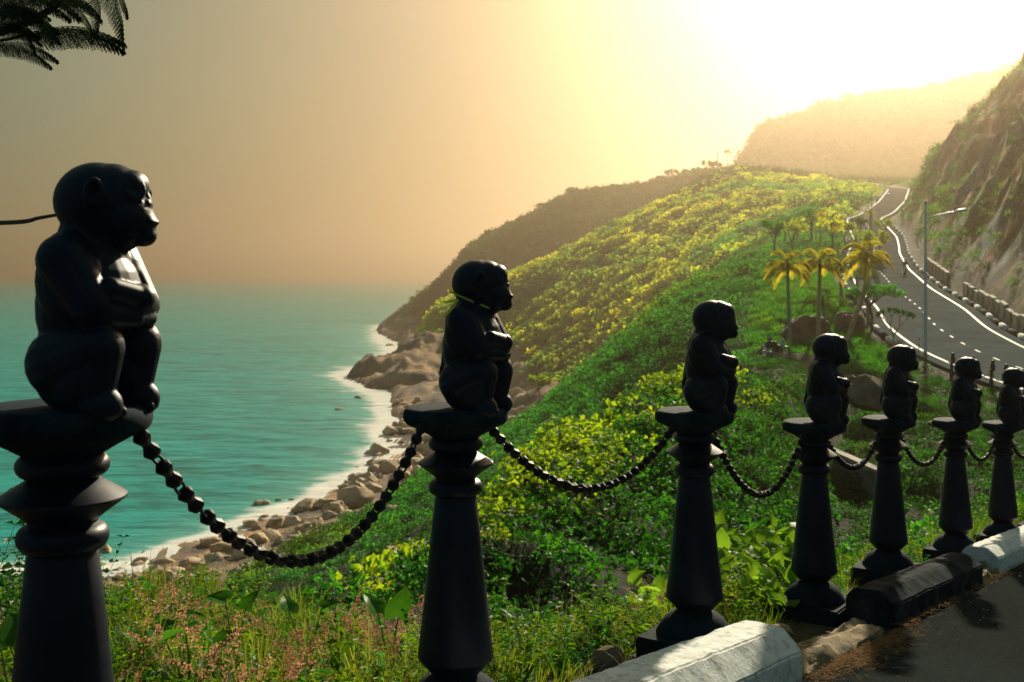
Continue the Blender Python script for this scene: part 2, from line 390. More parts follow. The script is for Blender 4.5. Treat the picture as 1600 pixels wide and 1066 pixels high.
def feat(keys):
    """keys: list of (px, Y, v, 'z' or 'p')"""
    px = np.array([k[0] for k in keys], float)
    Y = np.array([k[1] for k in keys], float)
    Z = np.array([k[2] if k[3] == 'z' else (HY - k[2]) / F * k[1] for k in keys], float)
    return px, Y, Z
z_, p_ = 'z', 'p'
FEATS = [
 feat([(-2600, 10, -3.1, z_), (300, 10, -3.1, z_), (420, 10.5, -3.3, z_), (500, 11, -3.3, z_), (760, 12, -4.3, z_), (900, 15, -4.9, z_), (1100, 20, -5.5, z_), (1300, 28, -6.6, z_), (1500, 30, -6.7, z_), (1700, 32, -6.8, z_), (3600, 34, -7, z_)]),
 feat([(-2600, 18, -9, z_), (300, 18, -9, z_), (400, 15.5, -6, z_), (500, 15, -4.45, z_), (560, 17, -4.85, z_), (620, 19, -4.95, z_), (680, 20, -4.95, z_), (760, 23, -4.85, z_), (820, 26, -4.6, z_), (870, 28, -4.5, z_), (950, 33, -4.45, z_), (1030, 40, -4.15, z_), (1080, 45, -4.4, z_), (1140, 54, -4.5, z_), (1180, 60, -4.4, z_), (1300, 63, -5.0, z_), (1400, 62, -5.5, z_), (1600, 57, -5.8, z_), (3600, 50, -6.2, z_)]),
 feat([(-2600, 45, -15, z_), (300, 45, -16, z_), (400, 42, -14, z_), (560, 42, -12.5, z_), (680, 46, -11.5, z_), (760, 50, -12, z_), (870, 60, -12, z_), (950, 65, -11, z_), (1030, 70, -9, z_), (1080, 72, -7.5, z_), (1140, 74, -6, z_), (1180, 76, -5.1, z_), (1250, 76, -4.9, z_), (1300, 76, -4.6, z_), (1400, 76, -4.1, z_), (3600, 76, -4.1, z_)]),
 feat([(-2600, 92, -28, z_), (300, 92, -28, z_), (420, 82, 884, p_), (560, 85, 828, p_), (620, 88, 800, p_), (680, 92, 748, p_), (740, 100, 712, p_), (810, 110, 672, p_), (860, 112, 634, p_), (900, 115, 600, p_), (950, 118, 556, p_), (1000, 120, 511, p_), (1050, 125, 466, p_), (1100, 128, 440, p_), (1150, 130, 424, p_), (1240, 132, 408, p_), (1300, 135, 402, p_), (1370, 135, .9, z_), (3600, 135, .9, z_)]),
 feat([(-2600, 118, -32.5, z_), (200, 116, -32.5, z_), (300, 116, -31.5, z_), (420, 120, -31, z_), (560, 142, -30.5, z_), (620, 152, -31, z_), (680, 185, -31, z_), (740, 200, -30, z_), (810, 215, -29.5, z_), (860, 215, -27.5, z_), (900, 215, -25, z_), (950, 210, -21, z_), (1000, 205, -17, z_), (1050, 200, -10, z_), (1100, 195, -4, z_), (1150, 190, 1, z_), (1240, 188, 5.5, z_), (1300, 190, 6.5, z_), (1400, 190, 6.9, z_), (3600, 190, 6.9, z_)]),
 feat([(-2600, 130, -35, z_), (0, 130, -35, z_), (200, 131, -35, z_), (330, 147, -35, z_), (450, 167, -35, z_), (540, 190, -35, z_), (600, 214, -35, z_), (660, 237, -35, z_), (700, 256, -35, z_), (740, 266, -34.8, z_), (800, 264, -33.3, z_), (850, 265, -30, z_), (900, 265, -26, z_), (950, 263, -21, z_), (1000, 262, -14, z_), (1050, 260, -8, z_), (1100, 256, -1, z_), (1150, 252, 5, z_), (1240, 250, 9.5, z_), (1300, 250, 12, z_), (1400, 250, 12.9, z_), (3600, 250, 12.9, z_)]),
 feat([(-2600, 300, -42, z_), (540, 300, -40, z_), (590, 325, -37, z_), (610, 333, -35.6, z_), (650, 335, -34.3, z_), (700, 328, -33.4, z_), (740, 325, -32, z_), (800, 320, -28.5, z_), (850, 320, -22.5, z_), (900, 320, -17, z_), (950, 320, -10, z_), (1000, 320, -3, z_), (1100, 320, 9, z_), (1150, 315, 13, z_), (1240, 310, 17.5, z_), (1300, 315, 20, z_), (1400, 318, 21, z_), (3600, 318, 21, z_)]),
 feat([(-2600, 380, -44, z_), (520, 380, -40, z_), (540, 382, -35.2, z_), (580, 385, -31.2, z_), (620, 390, -28.5, z_), (660, 395, -26.5, z_), (700, 395, -25.5, z_), (740, 400, -23, z_), (800, 400, -15.5, z_), (850, 400, -7, z_), (900, 400, 1, z_), (950, 400, 8, z_), (1000, 400, 14, z_), (1050, 398, 19, z_), (1100, 395, 24, z_), (1150, 390, 27, z_), (1240, 388, 28.5, z_), (1300, 388, 29, z_), (1400, 388, 29, z_), (3600, 388, 29, z_)]),
 feat([(-2600, 462, -44, z_), (550, 462, -43, z_), (600, 462, -38, z_), (625, 460, -34.5, z_), (645, 460, -30, z_), (665, 458, -20, z_), (690, 455, -11, z_), (760, 455, -3.5, z_), (860, 458, 6.5, z_), (960, 460, 18.8, z_), (1080, 465, 35, z_), (1150, 470, 42, z_), (1240, 475, 41, z_), (1300, 475, 39.5, z_), (1400, 475, 37.5, z_), (3600, 475, 37.5, z_)]),
 feat([(-2600, 575, -46, z_), (560, 575, -45, z_), (600, 575, -37, z_), (630, 575, -35.2, z_), (680, 575, -27, z_), (760, 575, -11, z_), (860, 575, 3, z_), (960, 575, 19, z_), (1080, 575, 40, z_), (1150, 575, 50, z_), (1240, 575, 49.5, z_), (1300, 575, 46, z_), (1400, 575, 44, z_), (3600, 575, 50, z_)]),
 feat([(-2600, 715, -47, z_), (568, 715, -46, z_), (585, 715, -35.5, z_), (596, 715, -32.5, z_), (620, 718, -28, z_), (640, 720, -22, z_), (700, 728, -2.5, z_), (740, 740, 18, z_), (800, 750, 32, z_), (890, 760, 51, z_), (1000, 750, 58, z_), (1100, 705, 62, z_), (1150, 690, 62, z_), (1240, 690, 58, z_), (1300, 700, 56, z_), (1400, 700, 58, z_), (3600, 700, 70, z_)]),
 feat([(-2600, 850, -50, z_), (600, 850, -50, z_), (760, 850, -20, z_), (1000, 850, 35, z_), (1100, 840, 40, z_), (1150, 840, 60, z_), (1200, 840, 75, z_), (1300, 840, 90, z_), (1400, 840, 95, z_), (1600, 840, 120, z_), (3600, 840, 150, z_)]),
 feat([(-2600, 960, -60, z_), (900, 960, -60, z_), (1060, 960, 20, z_), (1130, 960, 60, z_), (1158, 960, 89, z_), (1175, 960, 107, z_), (1205, 960, 130, z_), (1225, 960, 124, z_), (1250, 960, 132, z_), (1270, 960, 137, z_), (1300, 960, 141, z_), (1400, 960, 151, z_), (1500, 960, 159, z_), (1600, 960, 170, z_), (1800, 960, 190, z_), (3600, 960, 200, z_)]),
 feat([(-2600, 1120, -60, z_), (1000, 1120, -60, z_), (1150, 1120, 40, z_), (1300, 1120, 110, z_), (3600, 1120, 130, z_)]),
]
colpx = np.concatenate([np.arange(-2600, -200, 60), np.arange(-200, 1790, 6.5), np.arange(1790, 3600, 60)]).astype(float)
NC = len(colpx)
rows_Y, rows_Z = [], []
yp = post_line_Y(colpx)
rr = (colpx - 800) / F
KY = [np.full(NC, .25), yp * .5, yp + .55, np.minimum(yp + 2.2, yp * 1.0 + 2.6), ]
KZ = [plane_z(rr * KY[0], KY[0]), plane_z(rr * KY[1], KY[1]), plane_z(rr * KY[2], KY[2]) - .02, plane_z(rr * KY[3], KY[3]) - np.interp(colpx, [300, 520], [.20, .38])]
for fp, fy, fz in FEATS:
    y = np.interp(colpx, fp, fy); z = np.interp(colpx, fp, fz)
    if len(KY) == 4:
        y = np.maximum(y, KY[3] + 3.0)
    y = np.maximum(y, KY[-1] + .5)
    KY.append(y); KZ.append(z)
KY = np.array(KY); KZ = np.array(KZ)
# smooth features along px a little
for k in range(4, len(KY)):
    w = np.hanning(9); w /= w.sum()
    for A in (KY, KZ):
        A[k] = np.convolve(np.pad(A[k], 4, mode='edge'), w, 'valid')
NSUB = [3, 8, 14, 18, 24, 44, 62, 44, 44, 34, 36, 44, 36, 44, 20, 16, 6]
TY, TZ = [], []
LK = np.log(KY)
for k in range(len(KY) - 1):
    n = NSUB[k]
    for j in range(n):
        t = j / n
        ly = LK[k] * (1 - t) + LK[k + 1] * t
        yk = np.exp(ly)
        # monotone-ish cubic in Y
        t2 = (yk - KY[k]) / (KY[k + 1] - KY[k])
        def slope(i):
            i0, i1 = max(i - 1, 0), min(i + 1, len(KY) - 1)
            return (KZ[i1] - KZ[i0]) / (KY[i1] - KY[i0])
        h = KY[k + 1] - KY[k]
        lin = (KZ[k + 1] - KZ[k]) / h
        def lim(s): return np.where(s * lin < 0, 0, np.clip(s, -3 * abs(lin), 3 * abs(lin)))
        s0, s1 = lim(slope(k)), lim(slope(k + 1))
        z = (2 * t2 ** 3 - 3 * t2 ** 2 + 1) * KZ[k] + (t2 ** 3 - 2 * t2 ** 2 + t2) * h * s0 + (-2 * t2 ** 3 + 3 * t2 ** 2) * KZ[k + 1] + (t2 ** 3 - t2 ** 2) * h * s1
        TY.append(yk); TZ.append(z)
TY.append(KY[-1]); TZ.append(KZ[-1])
TY = np.array(TY); TZ = np.array(TZ)
NR = TY.shape[0]
TX = TY * rr[None, :]
# relief
d_road = (TX - roadx(TY)) / np.sqrt(1 + roadslope(TY) ** 2)
amp = np.clip((TY - 7) / 40, 0, 1)
relief = fbm(TX / 3.1, TY / 3.1, 3) * .25 * np.clip((TY - 5) / 10, 0, 1) * (TY < 150) + (1 - np.abs(fbm(TX / 2.6 + 5, TY / 3.4, 2)) * 2.2) * .55 * sstep(9, 14, TY) * sstep(130, 70, TY) - .25 * sstep(9, 14, TY) * sstep(130, 70, TY) + fbm(TX / 14., TY / 14., 4) * .9 * np.clip((TY - 25) / 60, 0, 1) + fbm(TX / 45., TY / 45., 4) * 3.2 * np.clip((TY - 180) / 200, 0, 1)
near_water = np.clip((TZ + 35.5) / 6, .12, 1)
relief = relief * near_water
rocky = sstep(-25.5, -29.0, TZ + fbm(TX / 9., TY / 9., 3) * 2.5) * (TY > 100)
spit = ((TX < 5) & (TY > 285)).astype(float) * sstep(-21, -27, TZ + fbm(TX / 12., TY / 12., 3) * 3) * (TY < 900)
rocky = np.maximum(rocky, spit)
rock_n = (ridged(TX / 21., TY / 34., 5) - .5) * 8.5 + (ridged(TX / 6., TY / 9., 4) - .5) * 3.4 + np.floor(fbm(TX / 8. + TY / 30., TY / 16., 3) * 4) * .9
relief = relief + rocky * rock_n * np.clip((TY - 225) / 60, 0, 1) * sstep(-36.5, -33.5, TZ)
relief = relief + np.where((TY > 100) & (TY < 290), rocky * fbm(TX / 2.5, TY / 2.5, 3) * .5, 0)
shoulder = sstep(0, 4, TY - yp[None, :] - 3)
TZ = TZ + relief * np.where(TY < 30, shoulder, 1)
# road bed and the rocky cut above it
m_r = sstep(HALF + 7.5, HALF + 1.2, np.abs(d_road)) * (TY > 22) * (TY < 520)
m_r = np.where((TY < 40) & (d_road < 0), m_r * sstep(22, 40, TY), m_r)
m_right = (d_road > 0) & (TY > 35) & (TY < 470)
TZ = np.where(m_right, roadz(TY) * (1 - sstep(380, 470, TY)) + TZ * sstep(380, 470, TY), TZ)
TZ = TZ * (1 - m_r) + (roadz(TY) - .16) * m_r
cl = cliff_h(d_road - HALF - 1.6, TX, TY) * m_right
TZ = TZ + cl
cliff_m = sstep(.5, 3, d_road - HALF - 1.0) * m_right
flat_m = sstep(yp[None, :] * 1.0 + .75, yp[None, :] + .35, TY) * (TY < 40)
TZ = TZ * (1 - flat_m) + (plane_z(TX, TY) - .012) * flat_m
# colours of the ground itself
def lerp(a, b, t): return a * (1 - t[..., None]) + b * t[..., None]
def col(*c): return np.array(c, float)
n1 = np.clip(fbm(TX / 2.2, TY / 2.2, 4) * 1.2 + .5, 0, 1); n2 = np.clip(fbm(TX / 9., TY / 9. + 50, 4) * 1.6 + .5, 0, 1)
n3 = np.clip(fbm(TX / .35, TY / .35, 3) * 1.4 + .5, 0, 1)
base = lerp(col(.018, .038, .012) * np.ones((NR, NC, 1)), col(.045, .055, .02), n1)
base = lerp(base, col(.045, .038, .022), n2 * .5)
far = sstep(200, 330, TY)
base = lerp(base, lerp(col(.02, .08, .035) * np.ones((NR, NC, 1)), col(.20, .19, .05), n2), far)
rockc = lerp(col(.46, .30, .17) * np.ones((NR, NC, 1)), col(.17, .15, .13), n2)
rockc = lerp(rockc, col(.10, .10, .10), np.clip(fbm(TX / 4. + 3, TY / 6., 4) * 2.4 + .25, 0, 1)[..., ] * .75)
rockc = lerp(rockc, col(.60, .38, .22), sstep(.55, .8, np.clip(fbm(TX / 7. + 31, TY / 10., 4) * 2 + .5, 0, 1)) * .7)
base = lerp(base, rockc, rocky)
dark_foot = sstep(-33.2, -34.6, TZ) * (TY > 225)
base = lerp(base, col(.05, .045, .04), dark_foot * .8)
# cliff colours: orange-brown earth streaks, grey-green rock
st = np.clip(fbm((TX - roadx(TY)) / 6 + TY / 18., TY / 5., 4) * 2.0 + .5, 0, 1)
gr = np.clip(fbm(TX / 7. + 40, TY / 7., 5) * 2.6 + .35, 0, 1)
cc = lerp(col(.40, .22, .10) * np.ones((NR, NC, 1)), col(.27, .19, .10), st)
cc = lerp(cc, col(.16, .20, .18), gr * .9)
cc = lerp(cc, col(.08, .10, .03), np.clip(fbm(TX / 5. + 80, TY / 5., 4) * 2.5 + .2, 0, 1) * .8)
nf = np.clip(fbm(TX / 1.1 + 7, TY / 1.6, 4) * 2.2 + .5, 0, 1)
cc = cc * (.6 + 1.4 * nf[..., None])
base = lerp(base, cc, cliff_m)
# shoulder: ochre soil
soil = lerp(col(.26, .16, .08) * np.ones((NR, NC, 1)), col(.12, .09, .05), n3)
base = lerp(base, soil, sstep(1.6, .4, TY - yp[None, :] - 1.1) * (TY < 30))
path = np.exp(-((TY - 66) / 1.3) ** 2) * sstep(-1.5, 1, TX - 27.2 * 1) * 0
base = np.clip(base, 0, 1)

TV = np.stack([TX, TY, TZ], -1).reshape(-1, 3)
ii, jj = np.meshgrid(np.arange(NR - 1), np.arange(NC - 1), indexing='ij')
q = (ii * NC + jj).ravel()
TF = np.stack([q, q + 1, q + 1 + NC, q + NC], 1)
me = mesh_np('hillside_ground', TV, TF, True)
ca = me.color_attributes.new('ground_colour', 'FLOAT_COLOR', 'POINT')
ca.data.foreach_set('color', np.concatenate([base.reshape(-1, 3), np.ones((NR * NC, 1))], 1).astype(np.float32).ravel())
m, nt, out = mat('hill_ground')
at = nd(nt, 'ShaderNodeAttribute'); at.attribute_name = 'ground_colour'
f, _ = noise_fac(nt, 2.2, 8, .3, .7, geopos(nt), .65)
c_ = mixc(nt, f, (.6, .6, .6), (1.3, 1.3, 1.3)); c_ = mixc(nt, 1.0, at.outputs['Color'], c_, 'MULTIPLY')
b = nd(nt, 'ShaderNodeBsdfPrincipled'); nt.links.new(c_, b.inputs['Base Color']); b.inputs['Roughness'].default_value = .95; b.inputs['Specular IOR Level'].default_value = .2
f2, _ = noise_fac(nt, 3.0, 10, 0, 1, geopos(nt), .7)
bp = nd(nt, 'ShaderNodeBump'); bp.inputs['Strength'].default_value = .9; bp.inputs['Distance'].default_value = .25; nt.links.new(f2, bp.inputs['Height'])
f4, _ = noise_fac(nt, .35, 9, 0, 1, geopos(nt), .75)
bp2 = nd(nt, 'ShaderNodeBump'); bp2.inputs['Strength'].default_value = .8; bp2.inputs['Distance'].default_value = 1.6; nt.links.new(f4, bp2.inputs['Height']); nt.links.new(bp.outputs[0], bp2.inputs['Normal'])
nt.links.new(bp2.outputs[0], b.inputs['Normal'])
nt.links.new(b.outputs[0], out.inputs['Surface'])
M['ground'] = m
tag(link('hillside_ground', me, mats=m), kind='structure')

def tz(X, Y):
    """terrain height at arrays X, Y (in front of the camera)"""
    X = np.atleast_1d(np.asarray(X, float)); Y = np.atleast_1d(np.asarray(Y, float))
    px = 800 + F * X / Y
    fj = np.interp(px, colpx, np.arange(NC)); j0 = np.clip(fj.astype(int), 0, NC - 2); t = fj - j0
    res = np.zeros(len(X))
    for i in range(len(X)):
        a = np.interp(Y[i], TY[:, j0[i]], TZ[:, j0[i]]); b_ = np.interp(Y[i], TY[:, j0[i] + 1], TZ[:, j0[i] + 1])
        res[i] = a * (1 - t[i]) + b_ * t[i]
    return res
def tz1(X, Y): return float(tz([X], [Y])[0])

# ------------------------------------------------------------------ sea
scol = np.concatenate([np.arange(-2600, -300, 80), np.arange(-300, 1000, 7), np.arange(1000, 3600, 100)]).astype(float)
srow = np.concatenate([np.geomspace(105, 620, 330), np.geomspace(630, 18000, 70)])
SX = srow[:, None] * ((scol - 800) / F)[None, :]; SY = np.repeat(srow[:, None], len(scol), 1)
tcj = np.interp(scol, colpx, np.arange(NC)).round().astype(int)
SH = np.full(SX.shape, -60.0)
for j in range(len(scol)):
    SH[:, j] = np.interp(srow, TY[:, tcj[j]], TZ[:, tcj[j]], right=-60)
# distance-based surf: blur the land mask in world space along rows
land = (SH > -35.1).astype(float)
def blur(a, r, ax):
    k = np.hanning(2 * r + 3); k /= k.sum()
    return np.apply_along_axis(lambda v: np.convolve(np.pad(v, r + 1, mode='edge'), k, 'valid'), ax, a)
lb = blur(blur(land, 8, 0), 6, 1); lb2 = blur(blur(land, 26, 0), 26, 1)
shore = np.clip(lb * 1.5 + lb2 * 1.7, 0, 1.8)
shore *= (SY < 800)
SZ = -35 + fbm(SX / 9, SY / 5, 3) * .25 * (SY < 620)
sv = np.stack([SX, SY, SZ], -1).reshape(-1, 3)
nc = len(scol); ii, jj = np.meshgrid(np.arange(len(srow) - 1), np.arange(nc - 1), indexing='ij'); q = (ii * nc + jj).ravel()
me = mesh_np('sea', sv, np.stack([q, q + 1, q + 1 + nc, q + nc], 1), True)
a_ = me.attributes.new('shore', 'FLOAT', 'POINT'); a_.data.foreach_set('value', shore.astype(np.float32).ravel())
m, nt, out = mat('sea_water')
at = nd(nt, 'ShaderNodeAttribute'); at.attribute_name = 'shore'
gp = geopos(nt)
mp = nd(nt, 'ShaderNodeMapping'); mp.inputs['Scale'].default_value = (.35, 1.0, 1.0); nt.links.new(gp, mp.inputs['Vector'])
fw, nw = noise_fac(nt, .22, 8, 0, 1, mp.outputs[0], .62)
fl, _ = noise_fac(nt, .035, 6, .35, .65, mp.outputs[0], .6)
fs, _ = noise_fac(nt, .3, 7, .42, .62, mp.outputs[0], .7)
deep = mixc(nt, fl, (.0, .145, .13), (.0, .255, .235))
deep = mixc(nt, fs, deep, (.015, .38, .35))
shal = mixc(nt, at.outputs['Fac'], deep, (.16, .50, .42))
ff, _ = noise_fac(nt, .11, 10, .30, .70, mp.outputs[0], .80)
ad = nd(nt, 'ShaderNodeMath', operation='MULTIPLY_ADD'); nt.links.new(at.outputs['Fac'], ad.inputs[0]); ad.inputs[1].default_value = 1.0; nt.links.new(ff, ad.inputs[2])
ml = nd(nt, 'ShaderNodeMapRange'); ml.inputs['From Min'].default_value = .98; ml.inputs['From Max'].default_value = 1.3; nt.links.new(ad.outputs[0], ml.inputs['Value'])
mw = nd(nt, 'ShaderNodeMapRange'); mw.inputs['From Min'].default_value = .08; mw.inputs['From Max'].default_value = .25; nt.links.new(at.outputs['Fac'], mw.inputs['Value'])
mu = nd(nt, 'ShaderNodeMath', operation='MULTIPLY'); nt.links.new(ml.outputs[0], mu.inputs[0]); nt.links.new(mw.outputs[0], mu.inputs[1])
colr = mixc(nt, mu.outputs[0], shal, (.90, .88, .82))
b = nd(nt, 'ShaderNodeBsdfPrincipled'); nt.links.new(colr, b.inputs['Base Color'])
b.inputs['IOR'].default_value = 1.33; b.inputs['Roughness'].default_value = .32; b.inputs['Specular IOR Level'].default_value = .12
bp = nd(nt, 'ShaderNodeBump'); bp.inputs['Strength'].default_value = .9; bp.inputs['Distance'].default_value = 1.1; nt.links.new(fw, bp.inputs['Height']); nt.links.new(bp.outputs[0], b.inputs['Normal'])
nt.links.new(b.outputs[0], out.inputs['Surface'])
M['sea'] = m
tag(link('sea', me, mats=m), kind='structure')

# ------------------------------------------------------------------ road below
def road_frame(Y):
    s = roadslope(Y); n = math.sqrt(1 + s * s)
    return Vector((float(roadx(Y)), Y, float(roadz(Y)))), Vector((1 / n, -s / n, 0))   # centre, unit vector to the right
def ribbon(name, off0, off1, y0, y1, dz, step=1.0, material=None, parent=None, kind='structure'):
    V, Fc = [], []
    ys = np.arange(y0, y1 + .01, step)
    cols = np.linspace(off0, off1, 5 if abs(off1 - off0) > 2 else 2)
    for y in ys:
        c, r = road_frame(float(y))
        for o_ in cols:
            p = c + r * float(o_); V.append((p.x, p.y, float(roadz(y)) + dz))
    k = len(cols)
    for i in range(len(ys) - 1):
        for j in range(k - 1):
            a = i * k + j; Fc.append((a, a + 1, a + 1 + k, a + k))
    me = mesh_np(name, V, Fc, True)
    o = link(name, me, mats=material, parent=parent)
    if kind: tag(o, kind=kind)
    return o
asph, nt, out = mat('asphalt')
gp = geopos(nt)
f, _ = noise_fac(nt, 60, 4, .3, .7, gp, .7); f3, _ = noise_fac(nt, .6, 5, .35, .65, gp, .6)
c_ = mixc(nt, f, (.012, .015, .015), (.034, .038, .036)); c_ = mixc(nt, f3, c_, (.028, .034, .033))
vor = nd(nt, 'ShaderNodeTexVoronoi'); vor.inputs['Scale'].default_value = 45; nt.links.new(gp, vor.inputs['Vector'])
mr = nd(nt, 'ShaderNodeMapRange'); mr.inputs['From Min'].default_value = .0; mr.inputs['From Max'].default_value = .16; mr.inputs['To Min'].default_value = 1; mr.inputs['To Max'].default_value = 0
nt.links.new(vor.outputs['Distance'], mr.inputs['Value'])
sel = nd(nt, 'ShaderNodeMath', operation='GREATER_THAN'); nt.links.new(vor.outputs['Color'], sel.inputs[0]); sel.inputs[1].default_value = .60
mu = nd(nt, 'ShaderNodeMath', operation='MULTIPLY'); nt.links.new(mr.outputs[0], mu.inputs[0]); nt.links.new(sel.outputs[0], mu.inputs[1])
c_ = mixc(nt, mu.outputs[0], c_, (.20, .19, .16))
b = nd(nt, 'ShaderNodeBsdfPrincipled'); nt.links.new(c_, b.inputs['Base Color']); b.inputs['Roughness'].default_value = .95; b.inputs['Specular IOR Level'].default_value = .0
f2, _ = noise_fac(nt, 110, 6, 0, 1, gp, .7)
bp = nd(nt, 'ShaderNodeBump'); bp.inputs['Strength'].default_value = .8; bp.inputs['Distance'].default_value = .006; nt.links.new(f2, bp.inputs['Height']); nt.links.new(bp.outputs[0], b.inputs['Normal'])
nt.links.new(b.outputs[0], out.inputs['Surface'])
M['asphalt'] = asph
M['asphalt_far'] = surf('haze_paled_asphalt', (.085, .102, .105), (.12, .138, .138), .5, .95, .3, 30, c3=(.07, .084, .086), s3=.25, spec=0, world_co=True)  # haze over the distant road put into a paler asphalt colour
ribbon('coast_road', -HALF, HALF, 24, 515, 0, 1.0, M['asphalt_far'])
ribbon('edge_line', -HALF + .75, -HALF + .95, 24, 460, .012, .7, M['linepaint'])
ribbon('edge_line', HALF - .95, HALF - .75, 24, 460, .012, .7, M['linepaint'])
# centre dashes: one road marking thing with its dashes as parts
marks = empty('centre_line'); tag(marks, kind='structure')
y = 36.0; nd_ = 0
while y < 240:
    c, r = road_frame(y)
    ribbon('dash', -.06, .06, y, y + .9, .012, .45, M['linepaint'], parent=marks, kind=None)
    y += 3.0

# road beside the camera
u_ = Vector((.56, .83, 0)).normalized(); v_ = Vector((.83, -.56, 0)).normalized(); P0 = Vector((.79, 4.97, 0))
def SO(s, o):   # s metres along the posts from post three, o metres towards the road
    p = P0 + u_ * s + v_ * o
    return Vector((p.x, p.y, plane_z(p.x, p.y)))
V, Fc = [], []
ss = np.arange(-30, 27, .5); oo = [.40, .6, 1, 1.6, 3, 5, 8, 12]
for s in ss:
    bend = max(0, s - 7) ** 2 * .014
    for o_ in oo:
        p = SO(s, o_ + bend); V.append((p.x, p.y, p.z + .006))
k = len(oo)
for i in range(len(ss) - 1):
    for j in range(k - 1):
        a = i * k + j; Fc.append((a, a + 1, a + 1 + k, a + k))
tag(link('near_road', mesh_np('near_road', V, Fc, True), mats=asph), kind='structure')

# ================================================================== MONKEY BOLLARDS
def monkey_mesh():
    bm = bmesh.new()
    # trunk: haunches, belly, ribcage, shoulders
    ell(bm, (.044, 0, .10), (.080, .100, .095))
    ell(bm, (.048, 0, .20), (.086, .100, .13), (0, R(4), 0))
    ell(bm, (.052, 0, .275), (.080, .098, .082))
    for s in (-1, 1):
        ell(bm, (.060, .072 * s, .288), (.050, .040, .056))              # shoulder
        ell(bm, (.036, .052 * s, .085), (.060, .052, .088))              # buttock
        capsule(bm, (.044, .058 * s, .088), (.122, .066 * s, .120), .072, .050)   # thigh
        capsule(bm, (.126, .066 * s, .116), (.116, .066 * s, .040), .047, .040)   # shin
        ell(bm, (.122, .066 * s, .010), (.050, .038, .040))              # foot
        for q in range(4): ell(bm, (.160 - .004 * q, (.048 + .013 * q) * s, -.004), (.013, .0085, .012))
        capsule(bm, (.062, .084 * s, .285), (.118, .084 * s, .200), .052, .041)   # upper arm
    capsule(bm, (.124, .084, .197), (.165, .010, .212), .036, .030)      # left forearm, over
    capsule(bm, (.165, .010, .212), (.148, -.062, .232), .027, .022)
    capsule(bm, (.122, -.084, .190), (.152, .0, .178), .034, .026)       # right forearm, under
    capsule(bm, (.152, .0, .178), (.150, .060, .172), .024, .02)
    capsule(bm, (.052, 0, .30), (.070, 0, .35), .064, .064)
    ell(bm, (.078, 0, .215), (.078, .100, .10))
    for s in (-1, 1):
        ell(bm, (.080, .060 * s, .066), (.078, .056, .088))
        ell(bm, (.062, .068 * s, .245), (.068, .050, .088))
    # tail lying up the back
    tube_bm(bm, catmull([(-.020, 0, .055), (-.036, 0, .10), (-.032, 0, .15), (-.026, 0, .20), (-.010, 0, .24), (.02, 0, .25)], 6), [.022] * 10 + [.019] * 8 + [.015] * 13, 8)
    bm.verts.index_update(); nb = len(bm.verts)
    # head, in its own frame (x from the pivot), then turned to its left
    def H(x, y, z): return Vector((x, y, z))
    ell(bm, H(.018, 0, .402), (.084, .081, .078), seg=28)
    ell(bm, H(.045, 0, .408), (.068, .070, .070), seg=28)
    ell(bm, H(.060, 0, .372), (.066, .066, .062), (0, R(20), 0))
    ell(bm, H(.088, 0, .354), (.042, .041, .040), (0, R(14), 0))         # muzzle
    ell(bm, H(.064, 0, .338), (.054, .048, .036), (0, R(-32), 0))        # jaw
    ell(bm, H(.101, 0, .379), (.037, .038, .018), (0, R(42), 0))         # upper lip plane
    ell(bm, H(.112, 0, .3645), (.024, .033, .0085), (0, R(8), 0))
    ell(bm, H(.100, 0, .340), (.032, .034, .026), (0, R(20), 0))
    ell(bm, H(.106, 0, .352), (.024, .032, .012), (0, R(14), 0))         # lower lip
    ell(bm, H(.083, 0, .432), (.033, .054, .034), (0, R(35), 0))         # brow
    ell(bm, H(.102, 0, .408), (.018, .014, .030), (0, R(-26), 0))        # bridge of nose
    for s in (-1, 1):
        ell(bm, H(.113, .011 * s, .3975), (.0095, .009, .0095))          # nostril
        ec = H(.094, .039 * s, .424); n = Vector((.66, .72 * s, .2)).normalized()
        a1 = n.orthogonal().normalized(); a2 = n.cross(a1)
        for rr_, tr in ((.0205, .0046), (.0115, .0042)):
            ring = [ec + n * .004 + (a1 * math.cos(t) + a2 * math.sin(t)) * rr_ for t in np.linspace(0, 2 * math.pi, 25)]
            tube_bm(bm, ring, tr, 6, False)
        ring = [H(.030 + .013 * math.cos(t), (.083 - .003 * math.cos(t)) * s, .412 + .027 * math.sin(t)) for t in np.linspace(-.35 * math.pi, 1.3 * math.pi, 18)]
        tube_bm(bm, ring, .0068, 6, True)
        ell(bm, H(.034, .080 * s, .402), (.008, .008, .015))
    bm.verts.ensure_lookup_table()
    Mh = Matrix.Translation((.058, 0, 0)) @ Matrix.Rotation(R(20), 4, 'Z')
    for v in list(bm.verts)[nb:]: v.co = Mh @ v.co
    me = bm_mesh('monkey_src', bm, True)
    o = bpy.data.objects.new('monkey_src', me); C.objects.link(o)
    md = o.modifiers.new('r', 'REMESH'); md.mode = 'VOXEL'; md.voxel_size = .0031; md.use_smooth_shade = True
    sm = o.modifiers.new('s', 'SMOOTH'); sm.factor = .5; sm.iterations = 3
    dg = bpy.context.evaluated_depsgraph_get(); dg.update()
    res = bpy.data.meshes.new_from_object(o.evaluated_get(dg))
    bpy.data.objects.remove(o); res.name = 'monkey_figure'
    for p in res.polygons: p.use_smooth = True
    return res

